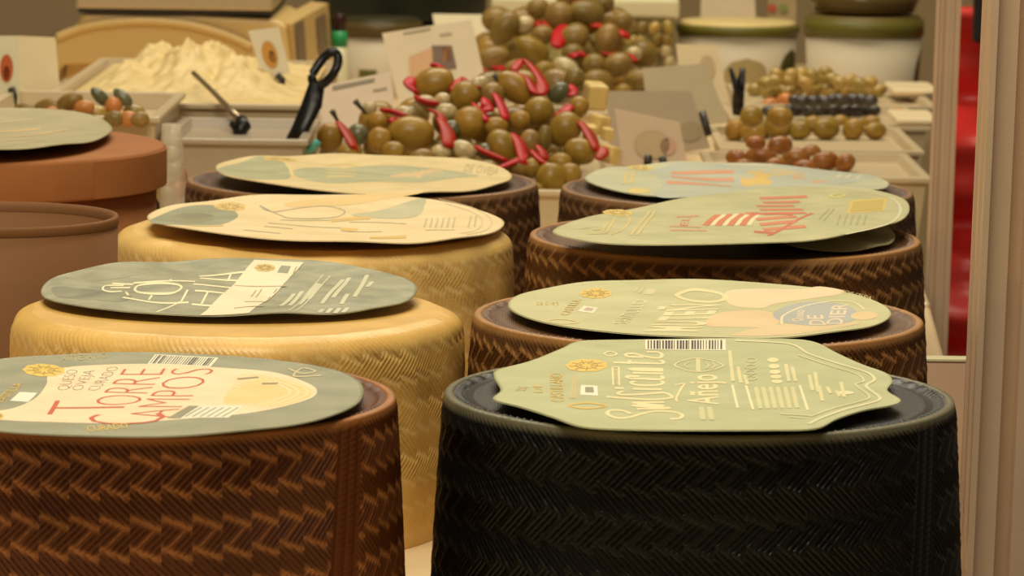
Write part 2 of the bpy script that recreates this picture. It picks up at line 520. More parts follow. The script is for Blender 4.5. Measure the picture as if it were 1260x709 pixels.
class Label:
    """A paper label lying on a wheel; print is laid on it as thin sub-parts."""

    def __init__(self, root, rgb, z, outline_px=None, ellipse=None, gx=0.0, gy=0.0, pow_=2.0, wave=0.0004, curl=0.0, sag=0.0015,
                 name='label', rgb2=None, nscale=45, seed=0, text=None, back=True):
        self.seed = seed; self.wave = wave; self.curl = curl; self.sag = sag
        self.gx, self.gy = gx, gy
        self.n = 0
        out = None
        if ellipse:
            xl, xr, yb, yf = ellipse
            cpx = (xl + xr) / 2
            p0 = U(cpx, (yb + yf) / 2, z)
            self.p0 = p0
            a_f = self.pt(cpx, yf); a_b = self.pt(cpx, yb)
            cy = (a_f[1] + a_b[1]) / 2; b = (a_b[1] - a_f[1]) / 2
            c = np.array([(a_f[0] + a_b[0]) / 2, cy])
            dist = c[1] / cfw[1]
            a = (xr - xl) / 2 * dist / F * 1.0
            th = np.linspace(0, 2 * PI, 181)[:-1]
            e = 2.0 / pow_
            ox = a * np.sign(np.cos(th)) * np.abs(np.cos(th)) ** e
            oy = b * np.sign(np.sin(th)) * np.abs(np.sin(th)) ** e
            out = np.stack([c[0] + ox, c[1] + oy], 1)
            self.c = c; self.rad = (a + b) / 2
        else:
            xs = [p[0] for p in outline_px]; ys = [p[1] for p in outline_px]
            self.p0 = U((min(xs) + max(xs)) / 2, (min(ys) + max(ys)) / 2, z)
            pts = smoothline([self.pt(*p)[:2] for p in outline_px], 7, closed=True)
            out = np.array(pts); self.c = (out.min(0) + out.max(0)) / 2
            self.rad = np.abs(out - self.c).max()
            if np.sum(out[:, 0] * np.roll(out[:, 1], -1) - np.roll(out[:, 0], -1) * out[:, 1]) < 0: out = out[::-1]
        rings = np.concatenate([np.linspace(0.02, 0.96, 40), [0.98, 1.0]])
        V = []; n = len(out)
        for k in rings:
            q = self.c + (out - self.c) * k
            V.append(np.column_stack([q, self.z(q)]))
        m = len(rings)
        i = np.arange(n); j = (i + 1) % n
        top = np.concatenate(V)
        bot = top - np.array([0, 0, 0.0005])
        N = len(top)
        Fc = []
        for k in range(m - 1):
            Fc += np.stack([k * n + j, k * n + i, (k + 1) * n + i, (k + 1) * n + j], 1).tolist()
            Fc += np.stack([N + k * n + i, N + k * n + j, N + (k + 1) * n + j, N + (k + 1) * n + i], 1).tolist()
        Fc += np.stack([(m - 1) * n + i, (m - 1) * n + j, N + (m - 1) * n + j, N + (m - 1) * n + i], 1).tolist()
        Fc += [list(range(n)), [N + q for q in range(n - 1, -1, -1)]]
        self.o = obj(name, np.concatenate([top, bot]), Fc, paper(rgb, 0.07, rgb2, nscale), root)
        if text: self.o['label'] = text

    def pt(self, px, py):
        return Upl(px, py, self.p0, self.gx, self.gy)

    def z(self, q):
        q = np.asarray(q, float).reshape(-1, 2)
        x = q[:, 0]; y = q[:, 1]
        base = self.p0[2] + self.gx * (x - self.p0[0]) + self.gy * (y - self.p0[1])
        if not hasattr(self, 'c'): return base
        dx = (x - self.c[0]) / self.rad; dy = (y - self.c[1]) / self.rad
        r2 = dx * dx + dy * dy
        s = self.seed
        wv = self.wave * (np.sin(dx * 5.1 + s) * np.cos(dy * 3.7 + 2 * s) + 0.6 * np.sin(dx * 9 + dy * 6 + 3 * s))
        return base - self.sag * np.clip(1 - r2, 0, 1) + self.curl * r2 * r2 * np.cos(2 * np.arctan2(dy, dx) + s) + wv

    def put(self, name, q, Fc, rgb, lift, noise=0.05, rgb2=None):
        self.n += 1
        lift = lift * 0.35 + self.n * 0.0000015
        V = np.column_stack([q, self.z(q) + lift])
        return obj(name, V, Fc, paper(rgb, noise, rgb2), self.o, smooth=False)

    def poly(self, pts, rgb, name='print_panel', lift=0.0002, smooth=True, rgb2=None):
        P = np.array([self.pt(*p)[:2] for p in pts])
        if smooth: P = np.array(smoothline(P, 5, closed=True))
        else:
            P = np.array([P[i] + (P[(i + 1) % len(P)] - P[i]) * k / 8 for i in range(len(P)) for k in range(8)])
        c = P.mean(0); n = len(P); V = []; Fc = []
        rings = np.linspace(0.02, 1.0, int(min(40, max(5, np.abs(P - c).max() / 0.0025))))
        for k in rings: V.append(c + (P - c) * k)
        for k in range(len(rings) - 1):
            for i in range(n):
                j = (i + 1) % n
                Fc.append((k * n + j, k * n + i, (k + 1) * n + i, (k + 1) * n + j))
        V.append(c.reshape(1, 2)); q0 = len(rings) * n
        Fc += [(i, (i + 1) % n, q0) for i in range(n)]
        return self.put(name, np.concatenate(V), Fc, rgb, lift, rgb2=rgb2)

    def oval(self, cx, cy, a, b, rgb, name='emblem', lobes=0, lift=0.0003, **k):
        pts = []
        N = 48 if lobes else 22
        for i in range(N):
            t = 2 * PI * i / N
            s = 1 + (0.10 * abs(math.sin(lobes * t / 2)) if lobes else 0)
            pts.append((cx + a * s * math.cos(t), cy + b * s * math.sin(t)))
        o = self.poly(pts, rgb, name, lift, **k)
        if lobes:
            dk = tuple(int(v * 0.72) for v in rgb)
            self.strokes([[(cx + a * .25 * math.cos(t), cy + b * .25 * math.sin(t)), (cx + a * .9 * math.cos(t + .2), cy + b * .9 * math.sin(t + .2))] for t in [2 * PI * i / lobes for i in range(lobes)]],
                         dk, 0.0005, 0.0016, name='emblem_line', lift=lift + 0.0002)
            self.strokes([[(cx + a * .55 * math.cos(2 * PI * i / 14), cy + b * .55 * math.sin(2 * PI * i / 14)) for i in range(14)]], dk, 0.0004, 0.0012, name='emblem_line', lift=lift + 0.0002, closed=True)
        return o

    def text(self, s, p0, p1, p2, rgb, name='lettering', bold=0.0, lift=0.0004):
        V, Fs = text_geo(s, bold)
        a = self.pt(*p0)[:2]; b = self.pt(*p1)[:2]; c = self.pt(*p2)[:2]
        q = a + V[:, :1] * (b - a) + V[:, 1:] * (c - a)
        P = [tuple(p) for p in q]; tris = []; todo = [t_ for f in Fs for t_ in [(f[0], f[k], f[k + 1]) for k in range(1, len(f) - 1)]]
        while todo:                                   # split long triangles so the print follows the paper
            t_ = todo.pop(); e = [math.dist(P[t_[k]], P[t_[(k + 1) % 3]]) for k in range(3)]
            k = e.index(max(e))
            if e[k] < 0.006: tris.append(t_); continue
            i0, i1, i2 = t_[k], t_[(k + 1) % 3], t_[(k + 2) % 3]
            P.append(((P[i0][0] + P[i1][0]) / 2, (P[i0][1] + P[i1][1]) / 2)); m_ = len(P) - 1
            todo += [(i0, m_, i2), (m_, i1, i2)]
        return self.put(name, np.array(P), tris, rgb, lift)

    def strokes(self, lines, rgb, wx=0.0012, wy=0.004, name='lettering', smooth=True, lift=0.0004, closed=False):
        if name == 'small_print' and 1 < len(lines) <= 4:
            for ln in lines: self.strokes([ln], rgb, wx, wy, name, smooth, lift, closed)
            return
        V = []; Fc = []
        for ln in lines:
            P = [self.pt(*p)[:2] for p in ln]
            if smooth and len(P) > 2: P = smoothline(P, 5, closed=closed)
            P = [np.array(p) for p in P]
            if closed: P.append(P[0])
            elif len(P) == 2: P = [P[0] + (P[1] - P[0]) * k / 8 for k in range(9)]
            k0 = len(V)
            for i, p in enumerate(P):
                t = P[min(i + 1, len(P) - 1)] - P[max(i - 1, 0)]
                if closed and i in (0, len(P) - 1): t = P[1] - P[-2]
                t = t / (np.linalg.norm(t) + 1e-12)
                nrm = np.array([-t[1] * wx, t[0] * wy]) / 2
                V += [p + nrm, p - nrm]
            for i in range(len(P) - 1):
                a = k0 + 2 * i
                Fc.append((a, a + 1, a + 3, a + 2))
        return self.put(name, np.array(V), Fc, rgb, lift)

    def barcode(self, a, b, c, bars=26, rgb=(246, 236, 205), ink=(52, 46, 34), name='barcode', margin=0.03):
        """a, b along the bottom edge, c above a."""
        a, b, c = [np.array(p, float) for p in (a, b, c)]
        self.poly([a, b, b + c - a, c], rgb, name, 0.0003, smooth=False)
        r = random.Random(len(name) + bars)
        V = []; Fc = []
        x = margin
        step = (1 - 2 * margin) / bars
        for i in range(bars):
            w_ = step * r.choice([0.3, 0.45, 0.6, 0.75])
            k = len(V)
            for vv in (.08, .29, .5, .71, .92):
                for uu in (x, x + w_):
                    V.append(self.pt(*(a + (b - a) * uu + (c - a) * vv))[:2])
            for q in range(4): Fc.append((k + 2 * q, k + 2 * q + 1, k + 2 * q + 3, k + 2 * q + 2))
            x += step
        self.put('barcode_bars', np.array(V), Fc, ink, 0.00045)


CREAM = (244, 222, 182); GOLD = (234, 196, 84); RED = (206, 92, 48); GREYG = (158, 156, 126); INK = (92, 84, 66)

# --- TORRE CAMPOS label on the chestnut wheel
L = Label(w_torre, GREYG, Z1 + 0.0035, ellipse=(-100, 448, 433, 536), pow_=2.25, wave=0.0003, sag=0.002, curl=0.0006, seed=1.0, rgb2=(142, 142, 114),
          text='grey green paper label with cream centre')
L.poly([(62, 456), (57, 470), (42, 486), (10, 500), (-40, 507), (0, 514), (60, 517), (150, 518), (250, 512), (330, 501), (375, 491), (390, 481), (380, 470),
        (335, 455), (260, 449), (180, 446), (100, 448)], CREAM, rgb2=(240, 212, 168))
L.poly([(300, 457), (345, 463), (378, 474), (384, 483), (370, 491), (335, 498), (300, 497), (275, 490), (285, 472)], (236, 200, 122), rgb2=(240, 210, 146))
L.strokes([[(345, 464), (372, 474), (378, 482), (362, 491), (335, 497)], [(338, 465), (362, 475), (367, 482), (352, 490), (326, 496)],
           [(330, 466), (352, 475), (356, 482), (342, 489), (318, 495)]], (246, 228, 170), 0.001, 0.003, name='print_line')
L.text('T', (152, 506), (160, 488), (52, 506), RED, bold=-0.022)
L.text('ORRE', (170, 494), (206, 451), (110, 494), RED, bold=-0.022)
L.text('C', (202, 520), (207, 506), (100, 520), RED, bold=-0.022)
L.text('AMPOS', (212, 512), (266, 451), (152, 512), RED, bold=-0.022)
L.text('QUESO', (84, 476), (97, 453), (69, 476), INK, bold=-0.026)
L.text('OVEJA', (101, 476), (117, 453), (87, 476), INK, bold=-0.026)
L.text('CURADO', (121, 476), (147, 449), (106, 476), INK, bold=-0.026)
L.barcode((181, 446.5), (259, 449), (191, 436.5), bars=24)
L.poly([(206, 513), (281, 512), (298, 494.5), (233, 495)], (240, 234, 206), 'info_box', smooth=False)
L.poly([(206, 513), (222, 513), (245, 495), (233, 495)], (150, 146, 116), 'info_box', 0.0004, smooth=False)
L.strokes([[(228 + 9 * k, 511), (248 + 9 * k, 497)] for k in range(6)], (150, 142, 116), 0.0006, 0.002, name='small_print')
L.oval(54, 454.5, 24, 6.5, GOLD, lobes=9)
L.oval(-2, 509, 6, 3.5, GOLD, lobes=5)
L.text('CASTILLA', (2, 492), (29, 469), (-10, 492), GOLD)
L.poly([(12, 489), (35, 490), (46, 479), (24, 478.5)], (244, 238, 212), 'info_box', smooth=False)
L.text('CURADO', (108, 531), (158, 525), (106, 523), GOLD)
L.text('ARTESANO', (75, 444), (132, 440), (75, 438), (186, 174, 110))
L.strokes([[(355, 452), (372, 458), (388, 456), (372, 452), (362, 461), (395, 461)]], (214, 200, 150), 0.001, 0.003, name='emblem')
L.strokes([[(292, 463), (318, 461)], [(322, 469), (342, 469)]], (150, 140, 110), 0.0016, 0.004, name='small_print')

# --- scalloped San Vicente label on the black wheel
out = [(607, 490), (616, 478), (608, 462), (612, 453), (650, 442), (690, 428), (712, 420), (760, 417.5), (860, 416.5), (960, 417), (1000, 420), (1030, 433),
       (1060, 446), (1090, 457), (1098, 467), (1092, 478), (1108, 490), (1098, 497), (1062, 504), (1030, 514), (1005, 526), (960, 529), (860, 530), (760, 528),
       (712, 524), (680, 512), (640, 499)]
L = Label(w_black, (190, 192, 142), Z1 + 0.004, outline_px=out, wave=0.00025, sag=0.0015, seed=2.2, rgb2=(180, 182, 134), text='scalloped pale green paper label')
Q = (242, 226, 170)


def zc(pts, ox=740, oy=415, s=6.444):
    return [(ox + x / s, oy + y / s) for x, y in pts]


L.strokes([zc(p) for p in [
    [(235, 597), (165, 568), (70, 568), (50, 600), (125, 632), (220, 627), (320, 596), (430, 572), (560, 576), (640, 602), (620, 636), (545, 642)],
    [(280, 552), (500, 548), (520, 540), (290, 530), (275, 520), (500, 522), (300, 505), (270, 498), (500, 490)],
    [(40, 452), (200, 462), (400, 468), (530, 456), (560, 440), (500, 412), (380, 418), (250, 430), (150, 430), (135, 415), (180, 402)],
    [(250, 382), (480, 384)], [(105, 378), (178, 378)],
    [(270, 322), (235, 335), (300, 352), (440, 352), (490, 335), (470, 318)],
    [(300, 288), (210, 285), (220, 300), (330, 305), (450, 310), (490, 298), (470, 282)],
    [(250, 262), (490, 268)], [(490, 250), (260, 242), (245, 232), (490, 236)],
    [(95, 188), (300, 192), (470, 196), (490, 180), (460, 172)], [(215, 200), (225, 172)],
    [(330, 150), (215, 145), (195, 128), (260, 122), (330, 140), (440, 155), (480, 140), (460, 112), (360, 108)]]], Q, 0.0017, 0.0052)
L.strokes([zc(p) for p in [[(85, 220), (140, 220)], [(88, 222), (95, 355), (142, 355), (138, 222)]]], Q, 0.0008, 0.002, smooth=False, name='small_print')
L.text('QUESERIA', zc([(128, 350)])[0], zc([(126, 228)])[0], zc([(100, 350)])[0], Q, name='small_print')
L.strokes([zc([(25, 122), (60, 108), (115, 118), (110, 135), (60, 140), (25, 128)])], Q, 0.001, 0.003, name='emblem', closed=True)
L.text('Añejo', (884, 494), (882, 458), (846, 494), Q, bold=0.01)
L.strokes([[(830, 470), (842, 468), (838, 474), (832, 486), (834, 490)]], Q, 0.001, 0.003)
L.oval(722, 447, 24, 6.5, (236, 198, 92), lobes=9)
L.text('CASTILLANO', (694, 492), (692, 457), (677, 492), (228, 188, 92))
L.text('DE', (668, 481), (667, 471), (656, 481), (216, 186, 104))
L.text('de oveja', (646, 479), (650, 474), (628, 479), (214, 190, 112))
L.strokes([[(700, 497), (722, 493.5), (746, 497), (722, 500.5)]], (226, 190, 90), 0.0012, 0.004, name='emblem', closed=True)
L.poly([(714, 483), (736, 484), (735, 471), (715, 470.5)], (244, 238, 212), 'info_box', smooth=False)
L.poly([(720, 480), (731, 480), (730, 473), (720, 473)], (150, 144, 116), 'info_box', 0.0004, smooth=False)
L.strokes([[(703, 488), (706, 459)], [(707, 488), (709, 459)]], (206, 190, 128), 0.0009, 0.002, name='small_print')
L.barcode((794, 429), (893, 429.5), (794, 417.5), bars=26)
L.strokes([[(830, 447), (858, 438.5), (890, 447), (858, 455)]], Q, 0.0008, 0.0022, name='emblem', closed=True)
L.strokes([[(842, 447), (848, 443)], [(842, 447), (848, 451)], [(876, 443), (880, 447), (876, 451)], [(868, 444), (872, 447), (868, 451)]], (216, 208, 150), 0.0009, 0.003, name='emblem')
L.poly([(856.5, 454), (862, 454), (861.5, 438), (856.5, 438)], (224, 216, 160), 'small_print', smooth=False)
L.strokes([[(865, 516), (863, 497)], [(876, 516), (873, 497)]], (216, 208, 154), 0.0022, 0.004, name='small_print')
cols = [(898, 430, 466), (908, 448, 468), (916, 458, 470), (967, 445, 466), (975, 448, 466), (996, 458, 478), (1003, 455, 480), (1008, 472, 492), (1018, 473, 482), (1035, 467, 487), (1029, 478, 486)]
L.strokes([[(x + 4, y1), (x, y0)] for x, y0, y1 in cols], (226, 216, 160), 0.0016, 0.003, name='small_print')
L.strokes([[(x + 6, 500), (x, 473)] for x in (930, 939, 948, 957, 966, 975)], (218, 210, 154), 0.0018, 0.003, name='small_print')
L.strokes([[(908, 499), (901, 470)], [(927, 501), (918, 471)], [(994, 503), (984, 471)]], (242, 232, 182), 0.0011, 0.003, name='print_line')
for yy in (440.5, 447.5, 454, 460, 466): L.oval(951 + (yy - 440) * 0.2, yy, 7, 2.6, (236, 224, 168), name='dot')
for yy in (440.5, 448, 455, 462): L.strokes([[(917, yy), (924, yy - 2.5), (931, yy), (924, yy + 2.5)]], (220, 212, 156), 0.0007, 0.002, name='dot', closed=True)
L.oval(1040, 481, 11, 2.5, (234, 226, 176), name='dot')
bord = [(905, 419.5), (970, 423), (995, 434), (1030, 445), (1066, 456), (1076, 465), (1066, 473), (1083, 488), (1070, 495), (1040, 503), (1010, 513), (995, 521)]
L.strokes([bord], (226, 220, 170), 0.0016, 0.004, name='border_line')
L.strokes([[(x - 13, y + (1.5 if y < 470 else -2)) for x, y in bord[2:-1]]], (220, 214, 164), 0.0010, 0.003, name='border_line')
L.strokes([[(960, 507), (1000, 510)], [(970, 511), (990, 513)]], (220, 214, 160), 0.001, 0.003, name='small_print')

# --- oval pale green label, second wheel of that row
L = Label(w_b2, (208, 206, 154), 0.105 + 0.0035, ellipse=(625, 1095, 344, 415), pow_=2.05, wave=0.0004, sag=0.0015, seed=0.4, rgb2=(200, 196, 146), text='oval pale green paper label with cream picture')
L.poly([(893, 357), (930, 354), (985, 355), (1010, 353), (1040, 360), (1000, 366), (955, 371), (935, 376), (900, 372)], (244, 220, 176))
L.poly([(880, 384), (935, 379), (960, 388), (950, 400), (905, 400), (870, 398)], (236, 208, 158))
L.poly([(940, 400), (1010, 396), (1060, 395), (1010, 407), (960, 411), (900, 412)], (232, 206, 158))
L.oval(1003, 385, 52, 15, (186, 188, 178), name='blue_oval')
L.strokes([[(962, 398), (964, 386), (985, 376), (1020, 370), (1050, 371), (1064, 380)]], (244, 232, 190), 0.0012, 0.003, name='border_line')
L.text('Queso', (986, 394), (990, 379), (974, 394), CREAM, bold=0.01)
L.text('DE', (1016, 399), (1012, 385), (996, 399), CREAM, bold=0.01)
L.text('DIER', (1036, 397), (1044, 373), (1016, 397), CREAM, bold=0.01)
L.oval(1064, 387, 17, 5, (236, 208, 154), name='emblem')
L.text('SANTULLO', (771, 397), (797, 367), (753, 397), (238, 226, 176))
L.text('MUTEÑ', (857, 408), (888, 372), (792, 408), (242, 230, 176), bold=0.02)
L.strokes([[(833, 361), (848, 355), (866, 355), (888, 359), (892, 364), (876, 368), (850, 367)]], (242, 230, 172), 0.0030, 0.010, closed=True)
L.oval(733, 360, 19, 4.5, (236, 200, 100), lobes=9)
L.poly([(711, 381), (730, 383), (736, 375.5), (718, 374)], (246, 238, 208), 'info_box', smooth=False)
L.poly([(718, 379.5), (728, 380.5), (731, 377), (722, 376)], (206, 180, 150), 'info_box', 0.0004, smooth=False)
L.text('CASTILLA', (700, 386), (716, 367), (688, 386), (226, 194, 110))
L.text('de oveja', (660, 375), (688, 374), (660, 370), (222, 196, 120))
L.strokes([[(674, 394), (692, 391), (712, 395), (690, 398)]], (234, 216, 150), 0.0012, 0.004, name='emblem', closed=True)
L.poly([(792, 361), (804, 361.5), (808, 354.5), (797, 354)], (226, 214, 160), 'info_box', smooth=False)
L.strokes([[(780, 359), (786, 353)], [(786, 360), (792, 353)]], (224, 214, 164), 0.001, 0.002, name='small_print')
L.text('LECHE CRUDA', (1034, 360), (1072, 369), (1035, 357), (222, 204, 150), name='small_print')

# --- grey green label with a white band on the butter yellow wheel
L = Label(w_y1, (166, 164, 132), 0.106 + 0.0078, ellipse=(52, 513, 319, 389), pow_=2.15, wave=0.0008, sag=0.001, curl=0.0008, gy=0.05, seed=3.3, rgb2=(138, 138, 110), nscale=70,
          text='crumpled grey green paper label')
L.poly([(66, 350), (110, 354), (160, 362), (150, 372), (110, 368), (72, 362)], (112, 112, 90), rgb2=(150, 148, 120))
L.poly([(100, 336), (150, 328), (190, 330), (180, 336), (140, 341), (110, 343)], (138, 136, 106), rgb2=(166, 164, 132))
T1 = (244, 234, 188)
L.strokes([[(166, 354), (172, 349.5), (196, 348.5), (218, 351), (223, 355), (212, 360), (186, 360), (170, 358)]], T1, 0.0012, 0.006, closed=True)
L.strokes([[(152, 349), (130, 349), (127, 355), (136, 358), (150, 357)], [(138, 346), (164, 348)], [(136, 352), (160, 352)], [(207, 347), (211, 344)],
           [(151, 366), (190, 371), (232, 370)], [(155, 358), (158, 363)], [(183, 368), (187, 362)], [(223, 369), (231, 357)], [(193, 384), (222, 369)],
           [(245, 337), (285, 335), (318, 334)], [(280, 343), (284, 336)], [(246, 340), (300, 343)], [(238, 350), (290, 351)], [(240, 358), (288, 360)],
           [(248, 372), (256, 359)], [(236, 372), (262, 375)], [(164, 346.5), (240, 346)]], T1, 0.0011, 0.0045, smooth=True)
L.strokes([[(355 + 9 * k, 385 - k), (398 + 8.5 * k, 336 + 1.3 * k)] for k in range(2)], (200, 196, 160), 0.0010, 0.003, name='small_print')
for x0, y0, x1, y1 in [(345, 376, 362, 358), (356, 374, 372, 356), (368, 372, 392, 347), (380, 366, 396, 348), (396, 372, 422, 342), (410, 366, 430, 340), (420, 374, 428, 362), (436, 366, 452, 338), (452, 352, 458, 346),
                       (392, 384, 398, 379), (402, 384, 408, 378), (412, 384, 418, 378), (422, 383, 428, 378)]:
    L.strokes([[(x0, y0), (x1, y1)]], (212, 208, 172), 0.0022, 0.004, name='small_print')
L.poly([(246, 388.5), (306, 388), (374, 324.5), (313, 321.5)], (244, 228, 190), 'sticker', 0.0006, smooth=False)
L.oval(326, 331, 12, 4, (220, 188, 104), lobes=7, lift=0.0009)
L.poly([(341, 336), (354, 336.5), (358, 328.5), (346, 328)], (150, 152, 122), 'emblem', 0.0009, smooth=False)
L.strokes([[(361, 336), (365, 329)], [(315, 362), (322, 352)], [(309, 362), (315, 353)], [(330, 364), (341, 352)], [(301, 371), (330, 369)], [(288, 380), (325, 378)], [(284, 348), (352, 350)]], (186, 168, 136), 0.0008, 0.002, name='small_print', lift=0.0009)

# --- cream oval label on the straw yellow wheel, lifted at the aisle side
L = Label(w_y2, (244, 222, 172), 0.112 + 0.0065, ellipse=(183, 620, 240, 299), pow_=2.0, wave=0.0007, sag=0.002, curl=0.0012, gx=-0.012, seed=4.1, rgb2=(238, 212, 158),
          text='large cream oval paper label')
L.poly([(184, 272), (200, 261), (230, 252), (262, 249), (286, 254), (293, 262), (280, 272), (250, 278), (218, 278), (196, 278)], (166, 168, 138), rgb2=(150, 152, 122))
L.poly([(206, 265), (232, 259), (262, 262), (256, 270), (225, 273), (208, 270)], (126, 124, 98), rgb2=(156, 150, 116))
L.oval(283, 250.5, 18, 4, (234, 200, 120), lobes=7)
L.strokes([[(233, 279), (275, 276)]], (234, 204, 128), 0.002, 0.010, name='lettering')
L.poly([(350, 250), (400, 243), (520, 241), (470, 247), (380, 253)], (240, 208, 138))
L.poly([(432, 263), (470, 256), (520, 247), (522, 254), (512, 263), (470, 266)], (190, 188, 148), rgb2=(206, 200, 160))
L.strokes([[(320, 250), (335, 256), (370, 254), (402, 252), (424, 258), (412, 265), (360, 264), (345, 260)]], (178, 172, 134), 0.0008, 0.003, name='picture_line', closed=True)
L.strokes([[(330, 272), (420, 275)], [(300, 282), (345, 286)], [(345, 266), (430, 268)], [(325, 277), (360, 279)], [(420, 279), (470, 281)], [(430, 270), (500, 272)]], (196, 184, 142), 0.0009, 0.003, name='small_print')
L.strokes([[(408, 268), (455, 266)], [(455, 289), (500, 289)], [(420, 276), (440, 278)]], (232, 194, 110), 0.0015, 0.014, name='lettering')
L.strokes([[(522 + 7 * k, 277), (525 + 7 * k, 265)] for k in range(6)] + [[(576, 277), (580, 264)], [(584, 276), (586, 264)], [(524, 282), (560, 281)]], (206, 192, 148), 0.0010, 0.003, name='small_print')
L.strokes([[(540, 248), (585, 257), (604, 268), (600, 280), (575, 288)], [(548, 252), (578, 259), (593, 268), (588, 280), (566, 287)]], (224, 204, 156), 0.0007, 0.002, name='border_line')

# --- cream label on the dark brown wheel in front of the olives
L = Label(w_b4, (238, 216, 160), 0.109 + 0.006, ellipse=(267, 629, 188, 235), pow_=2.0, wave=0.0008, sag=0.002, curl=0.0012, gx=-0.02, seed=5.4, rgb2=(226, 202, 146),
          text='cream paper label with grey green band')
L.poly([(268, 208), (300, 198), (325, 192), (350, 199), (358, 211), (350, 220), (310, 221), (278, 214)], (190, 188, 146), rgb2=(172, 172, 134))
L.poly([(360, 208), (400, 202), (470, 201), (540, 207), (590, 214), (540, 218), (460, 222), (390, 222)], (196, 194, 154), rgb2=(178, 178, 138))
L.poly([(480, 212), (530, 207), (545, 211), (500, 216)], (230, 198, 146))
L.strokes([[(401, 199), (420, 197), (438, 199), (420, 202)], [(401, 206), (438, 206)], [(401, 211), (438, 212)], [(402, 216), (436, 216)]], (236, 214, 138), 0.002, 0.008, smooth=True, closed=False)
L.strokes([[(322, 192), (345, 196), (356, 204), (360, 214)]], (240, 218, 150), 0.0018, 0.005, name='border_line')
L.oval(345, 195, 20, 2.5, (232, 200, 116), lobes=6)
L.text('DE OVEJA', (570, 209), (612, 214), (574, 203), (196, 182, 132), name='small_print')

# --- two loose labels on the next brown wheel
L = Label(w_b3, (222, 214, 168), 0.112 + 0.003, ellipse=(925, 1098, 258, 303), pow_=2.4, wave=0.0008, sag=0.002, curl=0.0006, seed=6.0, name='under_label', text='lower paper label showing its pale edge')
L = Label(w_b3, (206, 200, 150), 0.112 + 0.0125, outline_px=[(680, 285), (700, 272), (760, 257), (830, 245), (900, 234), (980, 227), (1060, 230), (1105, 241), (1119, 254), (1110, 268), (1070, 281), (1010, 291), (930, 298), (840, 300), (760, 300), (710, 295)], wave=0.0007, sag=0.001, curl=0.0006, gx=0.0, gy=0.0, seed=0.2, rgb2=(188, 186, 138), text='loose upper paper label with red lettering')
L.strokes([[(935 + 5 * math.sin(k * 2.1), 241 + 5.6 * k), (985 + 8 * math.cos(k * 1.7), 240 + 5.4 * k)] for k in range(8)], (222, 136, 96), 0.0015, 0.013)
L.strokes([[(928, 283), (952, 284)], [(945, 288), (1000, 262)], [(918, 262), (975, 264)]], (216, 112, 76), 0.0015, 0.011)
L.strokes([[(868 + 15 * k, 275), (874 + 15 * k, 268), (884 + 15 * k, 262)] for k in range(4)], (222, 130, 90), 0.0035, 0.012, smooth=False, name='emblem')
L.strokes([[(876 + 15 * k, 275), (882 + 15 * k, 268), (892 + 15 * k, 262)] for k in range(4)], (244, 232, 186), 0.0026, 0.008, smooth=False, name='emblem')
L.text('EL', (846, 276), (850, 262), (836, 276), (222, 150, 108))
L.strokes([[(824, 277), (862, 278)], [(832, 263), (860, 262)], [(824, 283), (870, 283)]], (226, 168, 122), 0.0015, 0.007, name='small_print')
L.poly([(1042, 261), (1088, 258.5), (1092, 243.5), (1047, 246)], (226, 200, 104), 'yellow_box', smooth=False)
L.poly([(1046, 259), (1085, 257), (1088, 245.5), (1050, 248)], (206, 184, 96), 'yellow_box', 0.0005, smooth=False)
L.strokes([[(1022, 240), (1030, 237), (1040, 239), (1030, 242)]], (232, 220, 130), 0.002, 0.006, name='emblem', closed=True)
L.oval(760, 259, 17, 4, (234, 204, 112), lobes=7)
L.strokes([[(768, 259), (775, 268), (768, 280), (752, 288)], [(740, 284), (750, 270)], [(746, 285), (758, 266)]], (226, 206, 130), 0.0012, 0.004, name='emblem')
L.strokes([[(776, 289), (800, 256)], [(784, 289), (806, 256)]], (220, 204, 140), 0.0018, 0.003, name='small_print')
L.strokes([[(712, 280), (726, 278)], [(730, 282), (744, 280)], [(722, 287), (748, 286)]], (220, 204, 130), 0.001, 0.005, name='small_print')
L.strokes([[(1030 + 8 * k, 277), (1034 + 8 * k, 263)] for k in range(5)] + [[(1008, 270), (1020, 255)], [(1014, 272), (1026, 255)]], (186, 182, 136), 0.001, 0.003, name='small_print')
L.strokes([[(1060, 234), (1095, 243), (1108, 256), (1100, 270), (1075, 281), (1040, 287)]], (228, 222, 178), 0.0016, 0.004, name='border_line')

# --- pale blue label on the last brown wheel
L = Label(w_b5, (206, 204, 164), 0.108 + 0.004, ellipse=(720, 1092, 201, 244), pow_=2.0, wave=0.0009, sag=0.001, curl=0.0012, seed=1.7, rgb2=(196, 198, 168), text='pale blue green paper label with yellow crescent')
L.poly([(800, 210), (850, 202), (950, 201), (1040, 206), (1080, 216), (1040, 226), (960, 236), (850, 242), (805, 238), (815, 224)], (186, 194, 178), rgb2=(200, 200, 172))
L.strokes([[(826, 211), (903, 212)], [(826, 217), (903, 218)], [(820, 224), (900, 226)]], (226, 164, 128), 0.002, 0.016)
L.poly([(912, 216), (925, 209), (950, 207), (985, 210), (960, 212), (945, 218), (950, 224), (930, 228), (914, 224)], (234, 200, 112), 'crescent')
L.poly([(975, 212), (988, 209), (990, 219), (976, 219)], (226, 176, 128), 'print_panel', smooth=False)
L.poly([(1000, 222), (1020, 219), (1022, 223), (1004, 226)], (228, 180, 130))
L.strokes([[(862, 202), (950, 203.5)]], (238, 226, 186), 0.002, 0.005, name='small_print')
L.oval(788, 206, 15, 2.5, (234, 208, 126), lobes=6)
L.oval(786, 233, 14, 2.5, (234, 208, 126))
L.strokes([[(768, 226), (772, 212)], [(776, 226), (780, 212)]], (226, 206, 130), 0.002, 0.004, name='small_print')
L.strokes([[(1030, 218), (1036, 212)], [(1042, 219), (1048, 213)], [(1054, 220), (1060, 214)]], (232, 226, 196), 0.0016, 0.004, name='small_print')

